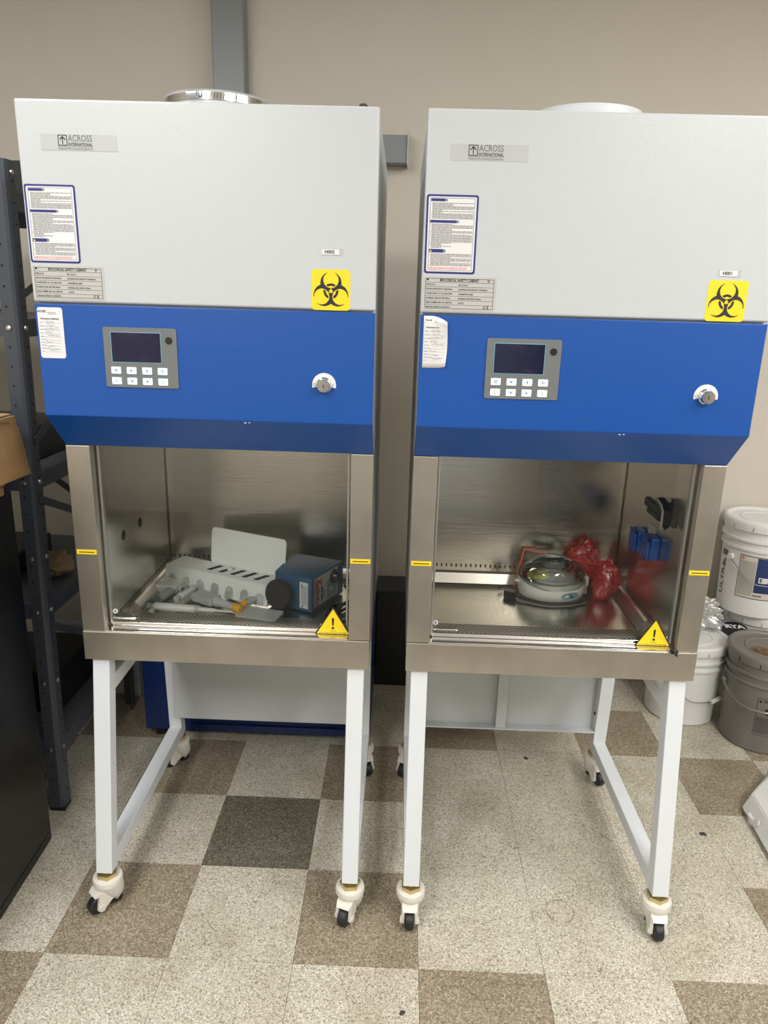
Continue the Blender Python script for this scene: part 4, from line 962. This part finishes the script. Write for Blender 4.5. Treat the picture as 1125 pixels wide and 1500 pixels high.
# grey bucket: rusty bung and printed panel
b = nb(); lathe(b, [(.034, .3637), (.034, .3675), (.030, .3680), (.028, .3655), (.022, .3655), (.020, .370), (0, .3705)], 28, Matrix.Translation((-.045, -.030, 0))); obj('rusty_bung', b, rust, gb, 40)
def curved(k_, h, a_mid, off):
    return lambda u, v: ((k_(v)+off)*math.cos(a_mid+u/k_(v)), (k_(v)+off)*math.sin(a_mid+u/k_(v)), v)
cf_ = curved(kg, .375, R_(-97), .0008); b = nb()
def cframe(bm, f_, u0, u1, v0, v1, t, n=8):
    for i in range(n):
        a, c = u0+(u1-u0)*i/n, u0+(u1-u0)*(i+1)/n
        quadf(bm, f_, a, c, v0, v0+t); quadf(bm, f_, a, c, v1-t, v1)
    quadf(bm, f_, u0, u0+t, v0, v1); quadf(bm, f_, u1-t, u1, v0, v1)
cframe(b, cf_, -.045, .045, .075, .225, .0012)
rr = random.Random(9)
for v in [.085+.0042*q for q in range(16)]:
    u = -.041
    while u < .04: l = rr.uniform(.004, .012); quadf(b, cf_, u, min(u+l, .041), v, v+.0016); u += l+.0015
text_into(b, 'WARNING', .013, lambda u, v: cf_(u+.004, .214+v), .0004, width=.06)
flat(b, cf_, [(-.041, .208), (-.031, .208), (-.036, .219)])
for q in range(7): a = 2*PI*q/7; flat(b, cf_, [(.004+.022*math.cos(a), .178+.022*math.sin(a)), (.004+.022*math.cos(a+.5), .178+.022*math.sin(a+.5)), (.004+.008*math.cos(a+.7), .178+.008*math.sin(a+.7)), (.004+.010*math.cos(a), .178+.010*math.sin(a))])
obj('warning_print', b, ink, gb)
# blue labelled bucket
am = R_(-20-124)
def grid_patch(bm, f_, u0, u1, v0, v1, n=10):
    for i in range(n): quadf(bm, f_, u0+(u1-u0)*i/n, u0+(u1-u0)*(i+1)/n, v0, v1)
cl = curved(k3, .385, am, .0008); b = nb(); grid_patch(b, cl, -.048, .12, .080, .252, 16); lab = obj('wrap_label', b, ink, lw, label='printed wrap label, beige text column and blue block')
cl = curved(k3, .385, am, .0014); b = nb(); grid_patch(b, cl, -.0455, .117, .083, .249, 16); obj('label_ground', b, beigeprint, lab)
cl = curved(k3, .385, am, .0020); b = nb(); grid_patch(b, cl, .016, .115, .108, .248, 8); obj('label_block', b, bucketblue, lab)
b = nb()
for v in [.092+.0050*q for q in range(28)]:
    u = -.042
    while u < .010: l = rr.uniform(.005, .02); quadf(b, cl, u, min(u+l, .012), v, v+.0018); u += l+.0012
obj('label_small_print', b, inkfaint, lab, kind='stuff')
b = nb(); text_into(b, 'WHITE', .010, lambda u, v: cl(u+.03, .095+v), .0003); obj('label_lettering', b, ink, lab)
cl2 = curved(k3, .385, am, .0026); b = nb(); grid_patch(b, cl2, .028, .06, .150, .172, 4); tg = obj('label_tag', b, paper, lab)
cl3 = curved(k3, .385, am, .0032); b = nb(); text_into(b, 'E', .018, lambda u, v: cl3(u+.036, .161+v), .0006); obj('tag_letter', b, ink, tg)
b = nb(); flat(b, cl2, [(-.036+.006*math.cos(2*PI*q/16), .240+.006*math.sin(2*PI*q/16)) for q in range(16)]); obj('label_emblem', b, inkred, lab)
cs = curved(k3, .385, R_(-20-178), .0010); b = nb(); grid_patch(b, cs, -.02, .02, .222, .246, 4)
text_into(b, 'ULTRA', .030, lambda u, v: cs(-v, .13+u), .0008, width=.14); flat(b, cs, [(-.012, .175), (.012, .18), (.008, .215), (-.004, .20)]); obj('side_lettering', b, inkgrey, lw)
# crumpled clear wrap lying over the lids, and a black lid with white lettering
b = nb(); crumple(b, (0, 0, 0), (.115, .070, .072), 6.3, .34, 5, 14); pc = Vector((1.118, 1.035, .392))
for v in b.verts:
    v.co.z = max(v.co.z-.10*(v.co.x-.02), .338-pc.z)
    d = Vector((v.co.x+pc.x-1.352, v.co.y+pc.y-1.068))
    if d.length < .146: d *= .146/d.length; v.co.x = d.x+1.352-pc.x; v.co.y = d.y+1.068-pc.y
pb = obj('plastic_wrap', b, clearfilm, smooth=25); pb.location = pc
tag(pb, 'crumpled clear plastic wrap bunched on the back of the white bucket lid', 'plastic wrap')
bl = thing('flat_tin', 'small flat black round tin with white lettering beside the plastic wrap', 'tin', (1.258, .970, .3365), (R_(3), 0, R_(-4)))
b = nb(); lathe(b, [(.043, 0), (.046, .002), (.046, .020), (.043, .023), (.040, .021), (0, .021)], 36); obj('tin_body', b, blackm, bl, 40)
b = nb(); text_into(b, 'RYA', .040, lambda u, v: (u-.002, v+.004, .0216), .002); obj('tin_lettering', b, paper, bl)

# ------------------------------------------------------------------ white plastic stand base at the right edge
ss = thing('floor_stand', 'white plastic stand base with a rounded foot, cut off at the right edge', 'stand', (1.27, .12, 0))
def poly_hull(bm, lo, zl, hi, zh): hull(bm, [(x-1.27, y-.12, zl) for x, y in lo]+[(x-1.27, y-.12, zh) for x, y in hi])
b = nb(); poly_hull(b, [(1.052, .325), (1.235, .525), (1.53, .525), (1.53, -.18), (1.015, -.18)], .016, [(1.088, .345), (1.255, .505), (1.51, .505), (1.51, -.15), (1.05, -.15)], .058); bmesh.ops.bevel(b, geom=list(b.edges), offset=.003, segments=2, affect='EDGES'); obj('stand_base', b, stoolw, ss, 30)
b = nb(); poly_hull(b, [(1.20, .40), (1.46, .42), (1.46, -.08), (1.17, -.08)], .058, [(1.27, .30), (1.40, .30), (1.40, .05), (1.27, .05)], .20); obj('stand_column', b, stoolw, ss, 30)
for fx, fy_ in ((1.066, .268), (1.05, -.12), (1.47, -.12), (1.47, .46)):
    b = nb(); lathe(b, [(.014, 0), (.017, .003), (.019, .03)], 20, Matrix.Translation((fx-1.27, fy_-.12, 0))); obj('stand_foot', b, stoolw, ss, True)
b = nb(); lathe(b, [(.0, 0), (.011, 0), (.011, .004), (0, .005)], 16, axis_mat((1.052-1.27, .225-.12, .038), (-1, 0, .5))); obj('side_plug', b, stoolw, ss, True)
# debris on the floor
for i, (x, y, sz, lb) in enumerate([(.887, .213, .011, 'dark crumb of dirt in front of the buckets, right of the right stand'), (.90, .47, .004, 'tiny dark speck on the tan tile by the right stand'), (.40, .573, .010, 'dark crumb of dirt under the rear panel of the right cabinet'),
        (.03, .60, .006, 'small dark crumb on the floor under the right cabinet, near its left rear caster'), (-.04, -.42, .008, 'dark spot of dirt on the cream tile in the foreground')]):
    b = nb(); crumple(b, (0, 0, 0), (sz, sz*.7, .0018), i*1.7, .5, 2)
    for v in b.verts: v.co.z = max(0, v.co.z)
    o = obj('dirt_crumb', b, M('dark_grime', (.05, .045, .04), .9)); o.location = (x, y, 0); o.rotation_euler = (0, 0, i)
    tag(o, lb, 'dirt', 'dark crumbs of dirt on the floor')
b = nb(); n = 40; ring = []
for i in range(n):
    a = 2*PI*i/n; r0, r1 = (.036+.001*math.sin(3*a), .0385+.0012*math.sin(5*a+1))
    ring.append((b.verts.new((r0*math.cos(a), r0*math.sin(a), .0004)), b.verts.new((r1*math.cos(a), r1*math.sin(a), .0004))))
for i in range(n):
    if i % 13 != 4: b.faces.new((ring[i][0], ring[i][1], ring[(i+1) % n][1], ring[(i+1) % n][0]))
st_ = obj('ring_stain', b, M('stain_brown', (.22, .19, .13), .6), floor); st_.location = (.381, -.11, 0)
for i, (x, y, l, a) in enumerate([(.24, -.335, .03, -.1), (.445, -.283, .012, 1.2), (.46, .475, .03, .3), (.58, .18, .05, -.9), (.30, .12, .03, .4), (.27, -.34, .018, .8), (.70, .43, .04, .1), (-.02, -.47, .012, .4), (.13, -.23, .014, .1), (.35, -.24, .012, 1.5), (-.93, -.30, .02, 1.0)]):
    b = nb(); flat(b, lambda u, v: (u, v, .0004), [(-l/2, 0), (-l/4, -.0016), (l/4, -.001), (l/2, .0005), (l/5, .0014), (-l/3, .0018)]); o = obj('scuff_mark', b, M('scuff_dark', (.16, .14, .11), .7), floor); o.location = (x, y, 0); o.rotation_euler = (0, 0, a)

# unseen cupboards added behind the camera to give the steel something to reflect
for i, (x, wd, h, c) in enumerate([(-1.05, .45, 1.95, beigelock), (.30, .28, 2.0, white), (1.35, .42, 1.9, greypost)]):
    t = thing('reflection_cupboard', ['tall beige cupboard', 'tall white cupboard', 'tall dark grey cupboard'][i]+' added unseen behind the camera for the steel to reflect', 'cupboard', (x, -3.36, 0))
    b = nb(); bx(b, -wd, wd, -.22, .2, .0, h, .006); obj('cupboard_body', b, c, t)
    for q in (-1, 1):
        b = nb(); bx(b, min(q*.004, q*(wd-.01)), max(q*.004, q*(wd-.01)), .201, .218, .06, h-.03, .003); d = obj('door', b, c, t)
        b = nb(); bx(b, q*.04-.008, q*.04+.008, .218, .235, .95, 1.10, .003); obj('door_handle', b, zinc, d)
